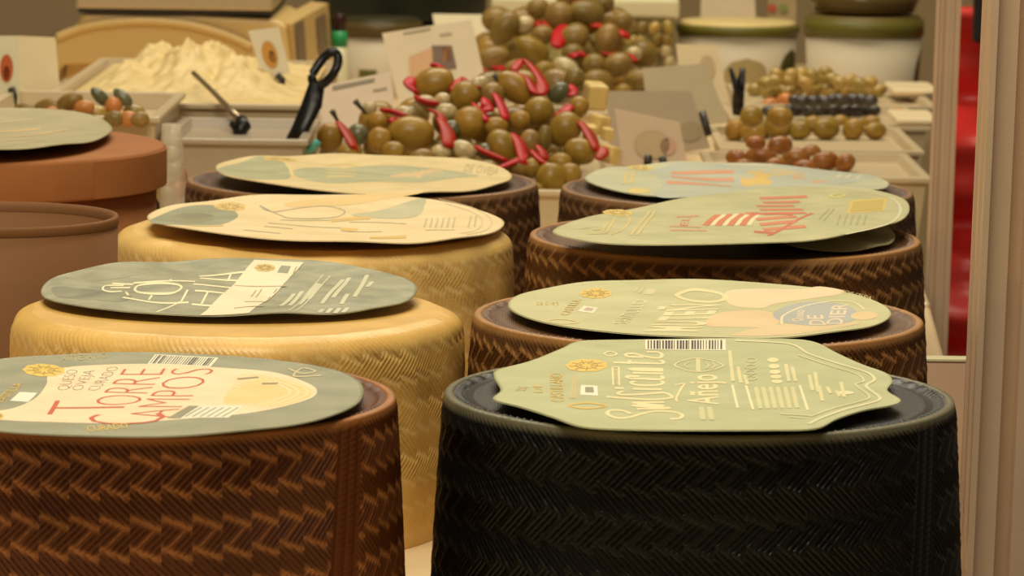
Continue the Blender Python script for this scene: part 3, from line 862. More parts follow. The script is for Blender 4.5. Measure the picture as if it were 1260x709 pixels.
# ------------------------------------------------------------------ brown round boxes on the left
m_box = mat('box_board', (166, 108, 62), rough=0.7, spec=0.15, noise=0.10, nscale=20, bump=0.2, bscale=120)
m_boxtop = m_box
m_cup = mat('tub_board', (126, 86, 52), rough=0.65, spec=0.15, noise=0.14, nscale=16, bump=0.15)
m_cuplip = m_cup
c = U(-52, 176, 0.141); rb = 255 * c[1] / F
t = thing('round_box', 'tall round brown box with overlapping lid beside straw yellow wheel', 'box', (c[0], c[1], 0))
V, Fc = lathe(c[0], c[1], [(rb * .955, 0.0), (rb * .96, 0.002), (rb * .96, 0.118)], 96, close=True); obj('body', V, Fc, m_box, t)
lidp = [(rb * .962, 0.1165), (rb * 1.0, 0.1165), (rb * 1.003, 0.118), (rb * 1.003, 0.1385), (rb * .998, 0.1405), (rb * .985, 0.141), (rb * .6, 0.141), (rb * .01, 0.141)]
V, Fc = lathe(c[0], c[1], lidp, 128)
lid = obj('lid', V, Fc, m_box, t); lid.data.materials.append(m_boxtop)
mi = np.zeros(len(Fc), np.int32); mi[5 * 128:] = 1; lid.data.polygons.foreach_set('material_index', mi)
# glued overlap strip of the lid rim
a0 = math.radians(-43)
V = []; Fs = []
for i in range(20):
    a = a0 + (i / 19) * 0.95
    for rr, z in ((rb * 1.0035, 0.1172), (rb * 1.0105, 0.1172), (rb * 1.0105, 0.1392), (rb * 1.0035, 0.1392)):
        V.append((c[0] + rr * math.cos(a), c[1] + rr * math.sin(a), z))
for i in range(19):
    for k in range(4):
        j = (k + 1) % 4; Fs.append((i * 4 + k, i * 4 + j, i * 4 + 4 + j, i * 4 + 4 + k))
Fs += [(0, 1, 2, 3), (79, 78, 77, 76)]
obj('rim_overlap', V, Fs, m_box, lid, smooth=False)
L = Label(t, (188, 178, 140), 0.141 + 0.006, ellipse=(-160, 134, 138, 190), pow_=2.1, wave=0.0006, sag=0.002, curl=0.001, gx=0.02, seed=2.9, rgb2=(176, 166, 128), text='grey paper label on the lid')
L.strokes([[(0, 158), (50, 155)], [(5, 165), (85, 156)], [(0, 172), (40, 168)]], (222, 190, 132), 0.002, 0.01, name='lettering')
L.strokes([[(0, 181), (60, 172)], [(-10, 150), (40, 147)]], (212, 196, 150), 0.0015, 0.006, name='small_print')

c = U(-2, 264, 0.1362); rc = 149 * c[1] / F
t = thing('round_tub', 'open brown round tub between yellow wheel and lidded box', 'tub', (c[0], c[1], 0))
V, Fc = lathe(c[0], c[1], [(rc * .965, 0), (rc * .975, 0.003), (rc * .99, 0.131), (rc * .93, 0.131), (rc * .91, 0.004), (rc * .02, 0.004)], 96); Fc.append(tuple(range(95, -1, -1)))
obj('body', V, Fc, m_cup, t)
V, Fc = lathe(c[0], c[1], [(rc * .992, 0.1312), (rc * 1.0, 0.1325), (rc * 1.0, 0.135), (rc * .99, 0.1362), (rc * .965, 0.1362), (rc * .935, 0.134), (rc * .93, 0.1312)], 96)
obj('rim', V, Fc, m_cuplip, t)

# ------------------------------------------------------------------ aluminium posts, board, red drape
m_al = mat('brushed_aluminium', (222, 192, 160), rough=0.4, metal=0.25, noise=0.06, nscale=30)
m_al2 = mat('dark_aluminium', (150, 128, 104), rough=0.4, metal=0.3, noise=0.1)


def post(label, x0, y0, wd, dp, z0, z1, lean=0.0, zref=0.2, m=None):
    """Slotted extrusion: outline with T-slots on each face."""
    t = thing('aluminium_post', label, 'post', (x0 + wd / 2, y0 + dp / 2, z0))
    fx = [0, .06, .06, .26, .26, .40, .40, .54, .54, .72, .72, .86, .86, 1]
    fd = [0, 0, .10, .10, .26, .26, 0, 0, .05, .05, .16, .16, 0, 0]
    pts = []
    for f, d_ in zip(fx, fd): pts.append((x0 + wd * f, y0 + dp * d_))
    for f, d_ in zip(fx, fd): pts.append((x0 + wd * (1 - d_), y0 + dp * f))
    for f, d_ in zip(fx, fd): pts.append((x0 + wd * (1 - f), y0 + dp * (1 - d_)))
    for f, d_ in zip(fx, fd): pts.append((x0 + wd * d_, y0 + dp * (1 - f)))
    n = len(pts); V = [(x + lean * (z - zref), y, z) for z in (z0 + 0.012, z1) for x, y in pts]
    Fs = [(i, (i + 1) % n, n + (i + 1) % n, n + i) for i in range(n)] + [tuple(range(n - 1, -1, -1)), tuple(n + i for i in range(n))]
    obj('profile', V, Fs, m or m_al, t, smooth=False)
    x0 += lean * (z0 - zref)
    V, Fs = box(x0 - .001, x0 + wd + .001, y0 - .001, y0 + dp + .001, z0, z0 + 0.012)
    bevel(obj('foot', V, Fs, m_al2, t, smooth=False), 0.002)
    return t


xa = D(1208, 354, 1.78)[0]
post('slotted aluminium post standing beside the black cheese wheel', xa, 1.78, 0.050, 0.040, -0.9, 1.9, lean=0.016)
xb = D(1146, 200, 3.05)[0]
post('blurred aluminium post beyond the worn cream board and red drape', xb, 3.05, 0.0175, 0.0175, -0.9, 1.9, lean=0.012, zref=0.0)

p_ = U(1139, 596, 0.0); q_ = U(1193, 598, 0.0)
t = thing('board', 'small worn cream board standing beside the aluminium post', 'board', (q_[0] - 0.03, 2.02, 0))
V, Fs = box(q_[0] - 0.055, q_[0], 2.016, 2.028, 0.0, 0.0690)
bevel(obj('panel', V, Fs, mat('worn_board', (226, 190, 158), rough=0.6, noise=0.05, nscale=25), t, smooth=False), 0.001)
# chipped dark right edge strip
r = random.Random(3); V = []; Fs = []
for i in range(25):
    z = 0.0005 + 0.0680 * i / 24
    V += [(q_[0] - 0.0004 - r.random() * 0.0012, 2.0150, z), (q_[0] + 0.0006, 2.0150, z), (q_[0] + 0.0006, 2.029, z)]
for i in range(24): Fs += [(3 * i, 3 * i + 1, 3 * i + 4, 3 * i + 3), (3 * i + 1, 3 * i + 2, 3 * i + 5, 3 * i + 4)]
obj('worn_edge', V, Fs, mat('worn_edge', (96, 74, 54), rough=0.7), t, smooth=False)
V, Fs = box(q_[0] - 0.055, q_[0] + 0.0003, 2.0155, 2.0285, 0.0691, 0.0702)
obj('edge_strip', V, Fs, mat('board_strip', (222, 214, 172), rough=0.3), t, smooth=False)

# red drape: hanging cloth with level folds
x0 = D(1163, 250, 4.4)[0]; x1 = D(1260, 250, 4.4)[0]
zs = np.linspace(-0.62, 0.12, 120); xs = np.linspace(x0, x1 + 0.03, 40)
V = []
for z in zs:
    for x in xs:
        V.append((x, 4.40 + 0.035 * math.sin(z * 38 + 0.5 * math.sin(x * 40)) + 0.014 * math.sin(z * 90 + 1), z))
nx = len(xs)
Fs = [(k * nx + i, k * nx + i + 1, (k + 1) * nx + i + 1, (k + 1) * nx + i) for k in range(len(zs) - 1) for i in range(nx - 1)]
o = obj('red_drape', V, Fs, mat('red_satin', (242, 64, 56), rough=0.35, spec=0.6, noise=0.06), origin=(x0, 4.4, -0.62))
sm = o.modifiers.new('thickness', 'SOLIDIFY'); sm.thickness = 0.004
tag(o, 'shiny red drape with level folds hanging behind the aluminium posts', 'drape')
x0 = D(1196, 40, 4.3)[0]
V, Fs = box(x0, x0 + 0.05, 4.28, 4.31, -0.02, 0.22)
t = thing('dark_panel', 'dark upright panel above the red drape', 'panel', (x0 + .02, 4.30, 0.02))
t.location = (x0, 4.3, -0.9); LOC[t.name] = np.array((x0, 4.3, -0.9))
V, Fs = box(x0, x0 + 0.16, 4.28, 4.30, 0.085, 0.6); bevel(obj('panel_face', V, Fs, mat('dark_panel', (30, 20, 16), rough=0.6), t, smooth=False), .003)
V, Fs = box(x0 + 0.14, x0 + 0.16, 4.302, 4.322, -0.9, 0.6); obj('panel_post', V, Fs, mat('dark_panel', (30, 20, 16)), t, smooth=False)

# ------------------------------------------------------------------ trays and tubs on the olive counter
m_tray = mat('tray_plastic', (204, 184, 146), rough=0.35, noise=0.04)
m_grey = mat('tray_grey', (176, 160, 136), rough=0.3, noise=0.06)
m_clear = mat('clear_plastic', (216, 206, 176), rough=0.25, noise=0.05)


def tray(label, x0, x1, y0, y1, h, floor, m=None, wall=0.004, flare=0.006, group=None):
    """Open tray with thin walls, rolled rim and a raised inside floor."""
    m = m or m_tray
    t = thing('tray', label, 'tray', ((x0 + x1) / 2, (y0 + y1) / 2, 0), group)
    def ring(e, z): return [(x0 - e, y0 - e, z), (x1 + e, y0 - e, z), (x1 + e, y1 + e, z), (x0 - e, y1 + e, z)]
    V = ring(-flare, 0) + ring(0, h) + ring(-wall, h) + ring(-wall - 0.002, floor)
    Fs = []
    for k in range(3):
        for i in range(4):
            j = (i + 1) % 4; Fs.append((4 * k + i, 4 * k + j, 4 * k + 4 + j, 4 * k + 4 + i))
    Fs += [(3, 2, 1, 0), (12, 13, 14, 15)]
    obj('tray_body', V, Fs, m, t, smooth=False)
    V = ring(0.004, h - 0.003) + ring(0.004, h + 0.0015) + ring(-wall, h + 0.0015) + ring(-wall, h - 0.003)
    Fs = []
    for k in range(4):
        for i in range(4):
            j = (i + 1) % 4; a = 4 * k; b = 4 * ((k + 1) % 4); Fs.append((a + i, a + j, b + j, b + i))
    bevel(obj('rim', V, Fs, m, t, smooth=False), .001)
    return t


FL = 0.05


def X(px, Y): return (px - 630) / F * Y / 0.9914


tray('wide pale tray under the heap of big olives and red peppers', X(378, 3.0), X(752, 3.0), 2.93, 3.42, 0.058, FL)
tray('pale tray under the rear olive heap', X(565, 3.8), X(812, 3.8), 3.62, 4.1, 0.058, FL)
tray('cream tray under the brown olives', X(872, 3.2), X(1124, 3.2), 3.12, 3.32, 0.052, 0.046)
tray('cream tray under the plump green olives', X(880, 3.45), X(1112, 3.45), 3.345, 3.56, 0.052, 0.046)
tray('cream tray under the small black olives', X(895, 3.7), X(1118, 3.7), 3.58, 3.79, 0.052, 0.046)
tray('cream tray under the yellow green olives before the white buckets', X(900, 3.95), X(1125, 3.95), 3.81, 4.06, 0.052, 0.046)
tray('grey tub in front of the pale shredded heap', X(208, 2.95), X(374, 2.95), 2.925, 3.10, 0.094, 0.088, m_grey)
tray('wide cream tub holding the pale shredded heap', X(62, 3.2), X(386, 3.2), 3.14, 3.62, 0.102, 0.094)
tray('white tub holding the orange and green pickles', X(-20, 2.95), X(198, 2.95), 2.90, 3.12, 0.112, 0.10, m_tray)


def sphere_mesh(name, nu=20, nv=14, f=None, dent=0.0):
    V = []; Fs = []
    for i in range(nv + 1):
        t = PI * i / nv
        for k in range(nu):
            a = 2 * PI * k / nu
            x = math.cos(t); r_ = math.sin(t)
            s = 1 + 0.05 * x * (0.3 if f is None else f)
            p = [x * (1 - dent * math.exp(-((t) / 0.32) ** 2) * 1.0), r_ * math.cos(a) * s, r_ * math.sin(a) * s]
            V.append(p)
    for i in range(nv):
        for k in range(nu):
            j = (k + 1) % nu
            Fs.append((i * nu + k, i * nu + j, (i + 1) * nu + j, (i + 1) * nu + k))
    me = bpy.data.meshes.new(name); me.from_pydata(V, [], Fs); me.update()
    me.polygons.foreach_set('use_smooth', [True] * len(me.polygons))
    return me


m_olive = mat('olive_green', (166, 130, 50), rough=0.34, spec=0.4, rgb2=(144, 112, 38), nscale=1.4, rnd=0.16)
m_olive_d = mat('olive_khaki', (150, 122, 62), rough=0.36, spec=0.4, rgb2=(128, 102, 46), nscale=1.4, rnd=0.16)
m_olive_y = mat('olive_pale', (186, 156, 78), rough=0.3, spec=0.5, rgb2=(160, 132, 60), nscale=1.4, rnd=0.16, coat=0.2)
m_olive_b = mat('olive_brown', (166, 104, 46), rough=0.3, spec=0.4, rgb2=(138, 80, 32), nscale=1.4, rnd=0.14)
m_olive_k = mat('olive_black', (52, 46, 38), rough=0.3, spec=0.5, rgb2=(72, 64, 52), nscale=1.4, rnd=0.2, coat=0.2)
m_onion = mat('cocktail_onion', (206, 184, 130), rough=0.25, spec=0.5, rgb2=(180, 164, 120), nscale=2, rnd=0.1, coat=0.2)
m_gherkin = mat('gherkin', (112, 112, 76), rough=0.3, spec=0.5, rgb2=(92, 92, 60), nscale=2, rnd=0.12, coat=0.2)
m_red = mat('red_pepper', (186, 18, 6), rough=0.45, spec=0.3, noise=0.2, nscale=80, rnd=0.12)
m_hole = mat('olive_flesh', (122, 76, 34), rough=0.6)
m_orange = mat('pickled_carrot', (206, 132, 66), rough=0.35, spec=0.5, noise=0.12, nscale=3, rnd=0.12)

_om = {}


def ov_mesh(m, kind):
    k = (m.name, kind)
    if k not in _om:
        me = sphere_mesh('olive', f={'a': 0.5, 'b': -0.6, 'c': 1.6}[kind], dent={'a': 0.06, 'b': 0.16, 'c': 0.0}[kind])
        me.materials.append(m); _om[k] = me
    return _om[k]


hole_me = None


def olive(p, a, b, ang, m, name, label, cat, group, kind='a', yaw=None, hole=False):
    """Ellipsoid; ang tilts the long axis in the picture-facing plane, yaw turns it in depth."""
    global hole_me
    o = bpy.data.objects.new(name, ov_mesh(m, kind)); COL.objects.link(o)
    o.location = p
    yaw = random.uniform(-0.5, 0.5) if yaw is None else yaw
    o.rotation_mode = 'XYZ'
    Mx = Matrix.Rotation(yaw, 3, 'Z') @ Matrix.Rotation(-math.radians(ang), 3, 'Y') @ Matrix.Rotation(random.uniform(0, 6), 3, 'X')
    o.rotation_euler = Mx.to_euler()
    o.scale = (a, b, b)
    tag(o, label, cat, group)
    if hole:
        if hole_me is None:
            V, Fs = [], []
            for r_, x in ((0.36, 0.93), (0.30, 0.975), (0.24, 0.95), (0.18, 0.80), (0.01, 0.78)):
                for k in range(14): V.append((x, r_ * math.cos(2 * PI * k / 14), r_ * math.sin(2 * PI * k / 14)))
            for i in range(4):
                for k in range(14):
                    j = (k + 1) % 14; Fs.append((i * 14 + k, i * 14 + j, i * 14 + 14 + j, i * 14 + 14 + k))
            hole_me = bpy.data.meshes.new('pit_hole'); hole_me.from_pydata(V, [], Fs); hole_me.materials.append(m_hole)
        h = bpy.data.objects.new('pit_hole', hole_me); COL.objects.link(h); h.parent = o
    return o


placed = []


HERO = {(406, 169): 'green olive at the heap end beside the turquoise scoop', (507, 164): 'largest oblong green olive just above the cream label of dark wheel',
        (534, 104): 'big oblong olive crowning the front heap before the picture card', (465, 149): 'green olive with open pit hole below the dark skewer tip',
        (678, 219): 'green olive in the gap between the two dark brown wheels', (714, 186): 'green olive under the red strip next to cheese cubes',
        (634, 108): 'slanting oblong olive under the looped red pepper strip', (695, 159): 'tilted green olive between red strip and cheese cubes',
        (670, 170): 'narrow olive with pit hole deep in the front heap', (621, 34): 'upright long olive on the rear heap before the white card',
        (722, 16): 'olive on the very top of the rear heap', (785, 97): 'brownish olive at the rear heap edge above the grey card'}


def heap(items, plane, group, lab):
    """items: px, py, a, b, angle, material key; plane: (z0, Y0, slope) of the heap's face."""
    z0, Y0, s = plane
    for it in items:
        px, py, a, b, ang, mk = it[:6]
        p = Upl(px, py, (0, Y0, z0), 0, s)
        k = p[1] / F
        mm, nm, lb, ct = lab[mk]
        jit = (random.random() - .5) * 0.006
        p = CAM + (p - CAM) * (1 + jit / p[1])
        olive(p, a * k * 1.04, b * k * 1.04, ang, mm, nm, HERO.get((px, py), lb), ct, group if mk not in ('n', 'g') else group + ', small pieces', random.choice('aab'), hole=(len(it) > 6))
        placed.append((p, (a + b) / 2 * k))


LAB1 = {'o': (m_olive, 'green_olive', 'big glossy green olive in the front heap with red peppers', 'olive'),
        'd': (m_olive_d, 'green_olive', 'big glossy green olive in the front heap with red peppers', 'olive'),
        'g': (m_gherkin, 'gherkin', 'grey green gherkin piece in the front olive heap', 'gherkin'),
        'n': (m_onion, 'cocktail_onion', 'pale cocktail onion in the front olive heap', 'onion')}
LAB2 = {'o': (m_olive, 'green_olive', 'khaki green olive in the rear heap', 'olive'),
        'd': (m_olive_d, 'green_olive', 'khaki green olive in the rear heap', 'olive'),
        'g': (m_gherkin, 'gherkin', 'grey green gherkin piece in the rear olive heap', 'gherkin'),
        'n': (m_onion, 'cocktail_onion', 'pale cocktail onion in the rear olive heap', 'onion')}
PL1 = (0.064, 3.0, 0.55)
front = [(406, 169, 18, 16, 90, 'o'), (440, 166, 14, 13, 60, 'g'), (465, 149, 15, 12, 10, 'o', 1), (467, 172, 16, 15, 70, 'o'), (507, 164, 28, 21, -8, 'o'), (534, 104, 27, 20, 18, 'o'),
         (572, 118, 19, 18, 30, 'o'), (578, 151, 20, 20, 0, 'o'), (549, 138, 14, 11, 0, 'n'), (543, 187, 13, 9, 0, 'n'), (572, 185, 17, 11, -25, 'n'), (634, 108, 26, 17, -35, 'o'),
         (606, 117, 15, 16, 0, 'd'), (663, 137, 19, 18, 20, 'o'), (695, 159, 23, 19, 52, 'o'), (714, 186, 20, 16, -15, 'o'), (611, 155, 15, 11, 0, 'o'), (619, 182, 24, 18, -55, 'o'),
         (651, 178, 19, 13, 80, 'd'), (670, 170, 17, 9, 80, 'd', 1), (678, 219, 20, 18, 80, 'o'), (657, 206, 14, 12, 0, 'o'), (598, 186, 13, 10, 0, 'g'), (688, 114, 15, 12, 40, 'g'),
         (707, 97, 14, 12, 60, 'd'), (523, 128, 15, 11, 0, 'n'), (590, 103, 13, 9, 10, 'n'), (556, 158, 12, 10, 0, 'g'), (640, 148, 13, 12, 0, 'o'), (497, 139, 13, 9, -10, 'n'),
         (484, 186, 15, 12, 0, 'o'), (520, 195, 16, 12, 10, 'd'), (430, 188, 15, 12, 0, 'o'), (690, 200, 14, 12, 0, 'o'), (640, 205, 14, 12, 0, 'd'), (700, 215, 16, 14, 20, 'o'), (712, 132, 14, 12, 60, 'o'),
         (570, 205, 15, 12, 0, 'o'), (600, 210, 16, 13, 0, 'd'), (455, 133, 9, 8, 0, 'n'), (656, 236, 14, 12, 0, 'o'), (676, 246, 13, 12, 0, 'o'), (625, 228, 15, 13, 0, 'o'), (545, 122, 10, 8, 0, 'n')]
heap(front, PL1, 'olives in the front heap', LAB1)
PL2 = (0.062, 3.80, 0.5)
rear = [(621, 34, 23, 16, 58, 'd'), (606, 70, 21, 13, 10, 'd'), (655, 61, 23, 14, -32, 'o'), (668, 43, 14, 12, 0, 'd'), (688, 19, 18, 17, 30, 'd'), (722, 16, 23, 16, -10, 'd'), (707, 46, 19, 16, 40, 'd'),
        (747, 49, 21, 15, 70, 'd'), (760, 80, 18, 15, 20, 'd'), (737, 99, 19, 13, -10, 'd'), (785, 97, 16, 12, 10, 'd'), (731, 80, 15, 14, 60, 'd'), (697, 84, 18, 12, -30, 'n'), (767, 112, 10, 9, 0, 'o'),
        (583, 95, 15, 10, 20, 'n'), (670, 85, 13, 10, 0, 'o'), (636, 84, 16, 11, 10, 'd'), (645, 30, 13, 11, 0, 'n'), (765, 28, 15, 13, 60, 'd'), (705, 66, 14, 12, 0, 'd'), (690, 101, 15, 11, 0, 'd'),
        (580, 73, 12, 9, 30, 'n'), (780, 66, 10, 9, 0, 'n'), (742, 4, 15, 13, 0, 'd'), (700, -4, 16, 13, 0, 'd'), (662, 10, 14, 12, 0, 'd')]
heap(rear, PL2, 'olives in the rear heap', LAB2)

# olives underneath that carry the heaps
def topx(p):
    v = np.asarray(p) - CAM; d = v @ cfw
    return np.array([630 + F * (v @ crt) / d, 354.5 - F * (v @ cup) / d])


def fill(pl, xr, Y0, Y1, group, lb, r0, heroes, near):
    hp = np.array([h_[:2] for h_ in heroes], float)
    z0, Yb, s = pl
    y = Y0
    while y < Y1:
        z = FL + r0
        while True:
            lim = z0 + s * (y - Yb) - r0 * 1.7
            if z > lim: break
            x = xr[0] + (random.random()) * r0
            while x < xr[1]:
                p = np.array([x + random.uniform(-.2, .2) * r0, y + random.uniform(-.2, .2) * r0, z])
                if np.min(np.linalg.norm(hp - topx(p), axis=1)) < near and all(np.linalg.norm(p - q) > 0.92 * (r0 + rr) for q, rr in placed):
                    olive(p, r0 * 1.1, r0 * .95, random.uniform(-60, 60), random.choice([m_olive, m_olive_d]), 'green_olive', lb, 'olive', group)
                    placed.append((p, r0))
                x += r0 * 2.05
            z += r0 * 1.8
        y += r0 * 1.9


fill(PL1, (X(400, 3.05), X(728, 3.05)), 3.03, 3.22, 'olives in the front heap', LAB1['o'][2], 0.0145, front, 17)
fill(PL2, (X(590, 3.85), X(790, 3.85)), 3.85, 4.05, 'olives in the rear heap', LAB2['o'][2], 0.015, rear, 15)


def strip(pts, plane, wpx, label, group, lift=0.010):
    z0, Y0, s = plane
    P = []
    for px, py in pts:
        p = Upl(px, py, (0, Y0, z0), 0, s)
        P.append(p + (CAM - p) / np.linalg.norm(CAM - p) * lift)
    P = smoothline(P, 5)
    k = P[0][1] / F
    n = len(P)
    rs = [1.5 * wpx * k * (0.55 + 0.45 * math.sin(PI * (i + 0.6) / (n + 0.2))) for i in range(n)]
    V, Fs = tube(P, rs, 10, flat=0.38)
    o = obj('red_pepper_strip', V, Fs, m_red, origin=P[0])
    tag(o, label, 'pepper', group)


RL1 = 'red pepper strip tucked between olives of the front heap'
for pts, wp in [([(417, 151), (427, 165), (436, 183)], 6.5), ([(468, 135), (485, 138), (500, 143)], 6), ([(507, 96), (504, 106), (513, 114)], 6), ([(512, 120), (525, 126), (540, 128)], 7),
                ([(542, 147), (551, 163), (551, 180)], 7.5), ([(528, 135), (542, 142), (546, 152)], 5), ([(592, 137), (600, 133), (597, 122)], 6.5), ([(609, 116), (617, 130), (622, 147)], 5.5),
                ([(632, 166), (640, 178), (645, 202)], 7), ([(586, 181), (602, 190), (624, 198)], 7), ([(662, 180), (668, 188), (670, 196)], 5.5), ([(714, 151), (724, 163), (735, 186)], 7),
                ([(736, 196), (742, 188), (744, 182)], 5), ([(684, 143), (694, 138), (702, 130)], 5.5), ([(632, 88), (642, 75), (654, 82), (668, 104), (660, 116), (650, 98), (636, 90)], 6),
                ([(698, 106), (704, 106), (706, 114), (700, 118)], 4.5), ([(530, 80), (540, 82), (546, 86)], 6), ([(570, 96), (580, 106), (592, 108)], 5), ([(655, 186), (668, 200), (680, 205)], 6), ([(556, 112), (564, 104), (568, 98)], 5),
                ([(583, 128), (594, 140), (600, 150)], 5.5), ([(610, 208), (630, 200), (648, 192)], 5), ([(480, 150), (488, 146), (494, 150)], 5)]:
    strip(pts, PL1, wp, RL1, 'red pepper strips in the front heap', lift=0.012)
RL2 = 'red pepper strip tucked between olives of the rear heap'
for pts, wp in [([(660, 32), (668, 28), (674, 34)], 6), ([(684, 58), (690, 42), (696, 32)], 7), ([(706, 4), (716, 2), (724, 5)], 5), ([(728, 32), (735, 34), (738, 30)], 6), ([(764, 38), (768, 42), (769, 46)], 6),
                ([(702, 70), (712, 66), (722, 70)], 6), ([(606, 83), (614, 85), (618, 82)], 4.5), ([(594, 86), (602, 90), (608, 94)], 4.5), ([(772, 66), (779, 70), (782, 76)], 3.5), ([(742, 66), (750, 68), (756, 66)], 5), ([(789, 86), (793, 89), (796, 93)], 4)]:
    strip(pts, PL2, wp, RL2, 'red pepper strips in the rear heap', lift=0.008)

# cheese cubes beside the heap
m_cube = mat('cheese_cube', (226, 196, 122), rough=0.4, noise=0.06, nscale=60, sss=0.1)
for px, py, sz, rz in ((732, 118, 0.0105, 0.3), (737, 153, 0.0075, 0.7), (726, 163, 0.006, 0.2), (747, 165, 0.005, 0.4), (750, 190, 0.007, 0.9)):
    p = Upl(px, py, (0, 3.0, 0.060), 0, 0.52)
    V, Fs = box(-sz * .8, sz * .8, -sz, sz, -sz, sz)
    o = obj('cheese_cube', V, Fs, m_cube, local=True, smooth=False); o.location = p; o.rotation_euler = (0.15, 0.25 * rz, rz)
    bevel(o, sz * 0.25, 2)
    tag(o, 'cream cheese cube at the edge of the front olive heap', 'cheese cube', 'cheese cubes by the front heap')

# skewer sticks poking out of the heap
for a, b in (((416, 150), (409, 137)), ((450, 140), (437, 124)), ((618, 108), (608, 92))):
    p = Upl(*a, (0, 3.0, 0.064), 0, .55); q = Upl(*b, (0, 3.0, 0.076), 0, .55)
    V, Fs = tube([p, (p + q) / 2, q], [0.0013, 0.0016, 0.0026], 8)
    tag(obj('skewer_tip', V, Fs, mat('skewer', (74, 66, 44), rough=0.5), origin=p), 'thin dark skewer tip poking from the front olive heap', 'skewer', 'skewer tips in the front heap')


# ------------------------------------------------------------------ olives of the right hand trays
def flat_olives(items, z, m, name, label, group, kinds='aab'):
    for it in items:
        px, py, a, b, ang = it[:5]
        zz = z
        for _ in range(3):
            p = U(px, py, zz); k = p[1] / F; zz = z + (b * k if len(it) < 6 else it[5])
        p = U(px, py, zz)
        olive(p, a * k, b * k, ang, m, name, label, 'olive', group, random.choice(kinds), hole=(len(it) > 6))


ZT = 0.046
flat_olives([(905, 160, 15, 13, 60), (958, 155, 19, 16, 0), (926, 163, 17, 12, 5), (985, 160, 15, 12, 20), (1016, 158, 18, 14, 0), (1050, 159, 15, 13, 60), (1077, 161, 15, 11, 0), (925, 144, 15, 14, 0, 0.030), (960, 144, 17, 14, -10, .032), (1071, 151, 13, 9, 10),
             (940, 158, 14, 12, 0), (1000, 152, 12, 10, 0), (1034, 151, 12, 10, 0)], ZT, m_olive, 'green_olive', 'plump green olive in the tray behind brown olives', 'plump green olives')
flat_olives([(936, 192, 20, 13, 8, 0.012, 1), (980, 195, 18, 13, -5), (1016, 198, 17, 12, 0), (960, 179, 16, 12, 0, 0.030), (906, 194, 14, 10, 0), (930, 176, 13, 9, 0, 0.026), (1040, 201, 14, 11, 40), (998, 188, 13, 10, 10), (955, 205, 16, 12, 0), (990, 208, 16, 12, 0), (915, 206, 14, 11, 0)],
            ZT, m_olive_b, 'brown_olive', 'reddish brown olive in the tray behind the last wheels', 'brown olives')
bl = []
for k in range(12):
    bl.append((950 + k * 11.5 + random.uniform(-3, 3), 136 + random.uniform(-2, 2), 10.5, 7.5, random.uniform(-20, 20)))
for k in range(9):
    bl.append((978 + k * 11.5 + random.uniform(-3, 3), 124 + random.uniform(-2, 2), 10.5, 7.5, random.uniform(-20, 20), 0.018))
flat_olives(bl, ZT, m_olive_k, 'black_olive', 'small dark olive in the tray between green olives', 'small black olives')
flat_olives([(948, 128, 11, 8, 10), (966, 122, 10, 8, 0), (1105, 139, 11, 6, 0)], ZT, m_orange, 'carrot_piece', 'orange carrot piece among the small dark olives', 'carrot pieces among black olives')
gl = []
for k in range(13):
    gl.append((932 + k * 12.5 + random.uniform(-3, 3), 112 + random.uniform(-2, 2), 10.5, 8, random.uniform(-30, 30)))
for k in range(11):
    gl.append((942 + k * 13 + random.uniform(-3, 3), 100 + random.uniform(-3, 3), 10.5, 8, random.uniform(-30, 30), 0.02))
for k in range(5):
    gl.append((958 + k * 14 + random.uniform(-3, 3), 91 + random.uniform(-2, 2), 9.5, 8, random.uniform(-30, 30), 0.026))
flat_olives(gl, ZT, m_olive_y, 'yellow_olive', 'small yellow green olive in the tray before the white buckets', 'yellow green olives')

# pickles in the left tub
LABP = 'green gherkin piece in the white pickle tub'
for px, py, a, b, ang, mk, zz in [(60, 131, 19, 10, 5, 'g', .116), (86, 124, 17, 10, 20, 'g', .122), (123, 119, 15, 8, -45, 'k', .124), (151, 120, 15, 8, -40, 'k', .124), (165, 138, 14, 10, -10, 'o', .112), (172, 147, 12, 10, 0, 'g', .112),
                                  (140, 130, 11, 11, 0, 'r', .118), (104, 132, 13, 9, 0, 'r', .118), (64, 136, 8, 5, 0, 'r', .116), (30, 134, 14, 7, 0, 'g', .112), (118, 140, 15, 10, 0, 'o', .112), (88, 138, 13, 9, 10, 'r', .113), (158, 146, 13, 10, 0, 'r', .112), (40, 142, 13, 9, 0, 'o', .112), (140, 146, 13, 10, 0, 'g', .112)]:
    p = U(px, py, zz); k = p[1] / F
    if mk == 'r':
        olive(p, a * k, b * k, ang, m_orange, 'carrot_piece', 'orange carrot piece in the white pickle tub', 'carrot', 'carrot pieces in the pickle tub')
    else:
        olive(p, a * k, b * k, ang, {'g': m_olive_d, 'k': m_gherkin, 'o': m_olive_y}[mk], 'gherkin', LABP, 'gherkin', 'gherkins in the pickle tub', 'c')

# pale shredded heap
n1, n2 = 90, 70
xa_, xb_ = X(202, 3.0), X(366, 3.0)
V = []; Fs = []
xs = np.linspace(X(66, 3.2) + .008, X(382, 3.2) - .008, n1); ys = np.linspace(3.152, 3.608, n2)
pk = [(150, 3.36, .5), (232, 3.36, .95), (262, 3.40, .85), (290, 3.33, .65), (196, 3.45, .7), (320, 3.36, .55), (120, 3.4, .35)]
for y in ys:
    for x in xs:
        px = x / y * F * 0.9914 + 630
        h = max(a * math.exp(-((px - p) / 38) ** 2 - ((y - q) / .12) ** 2) for p, q, a in pk)
        nz_ = 0.0035 * (math.sin(x * 210 + y * 90) * math.sin(y * 170 - x * 60) + 0.6 * math.sin(x * 480 + 1.7 * math.sin(y * 300)))
        edge = min(1, (y - ys[0]) / .05, (ys[-1] - y) / .05, (x - xs[0]) / .04, (xs[-1] - x) / .04)
        V.append((x, y, 0.0998 + (0.006 + 0.030 * h + nz_ * (0.4 + h)) * max(0, edge)))
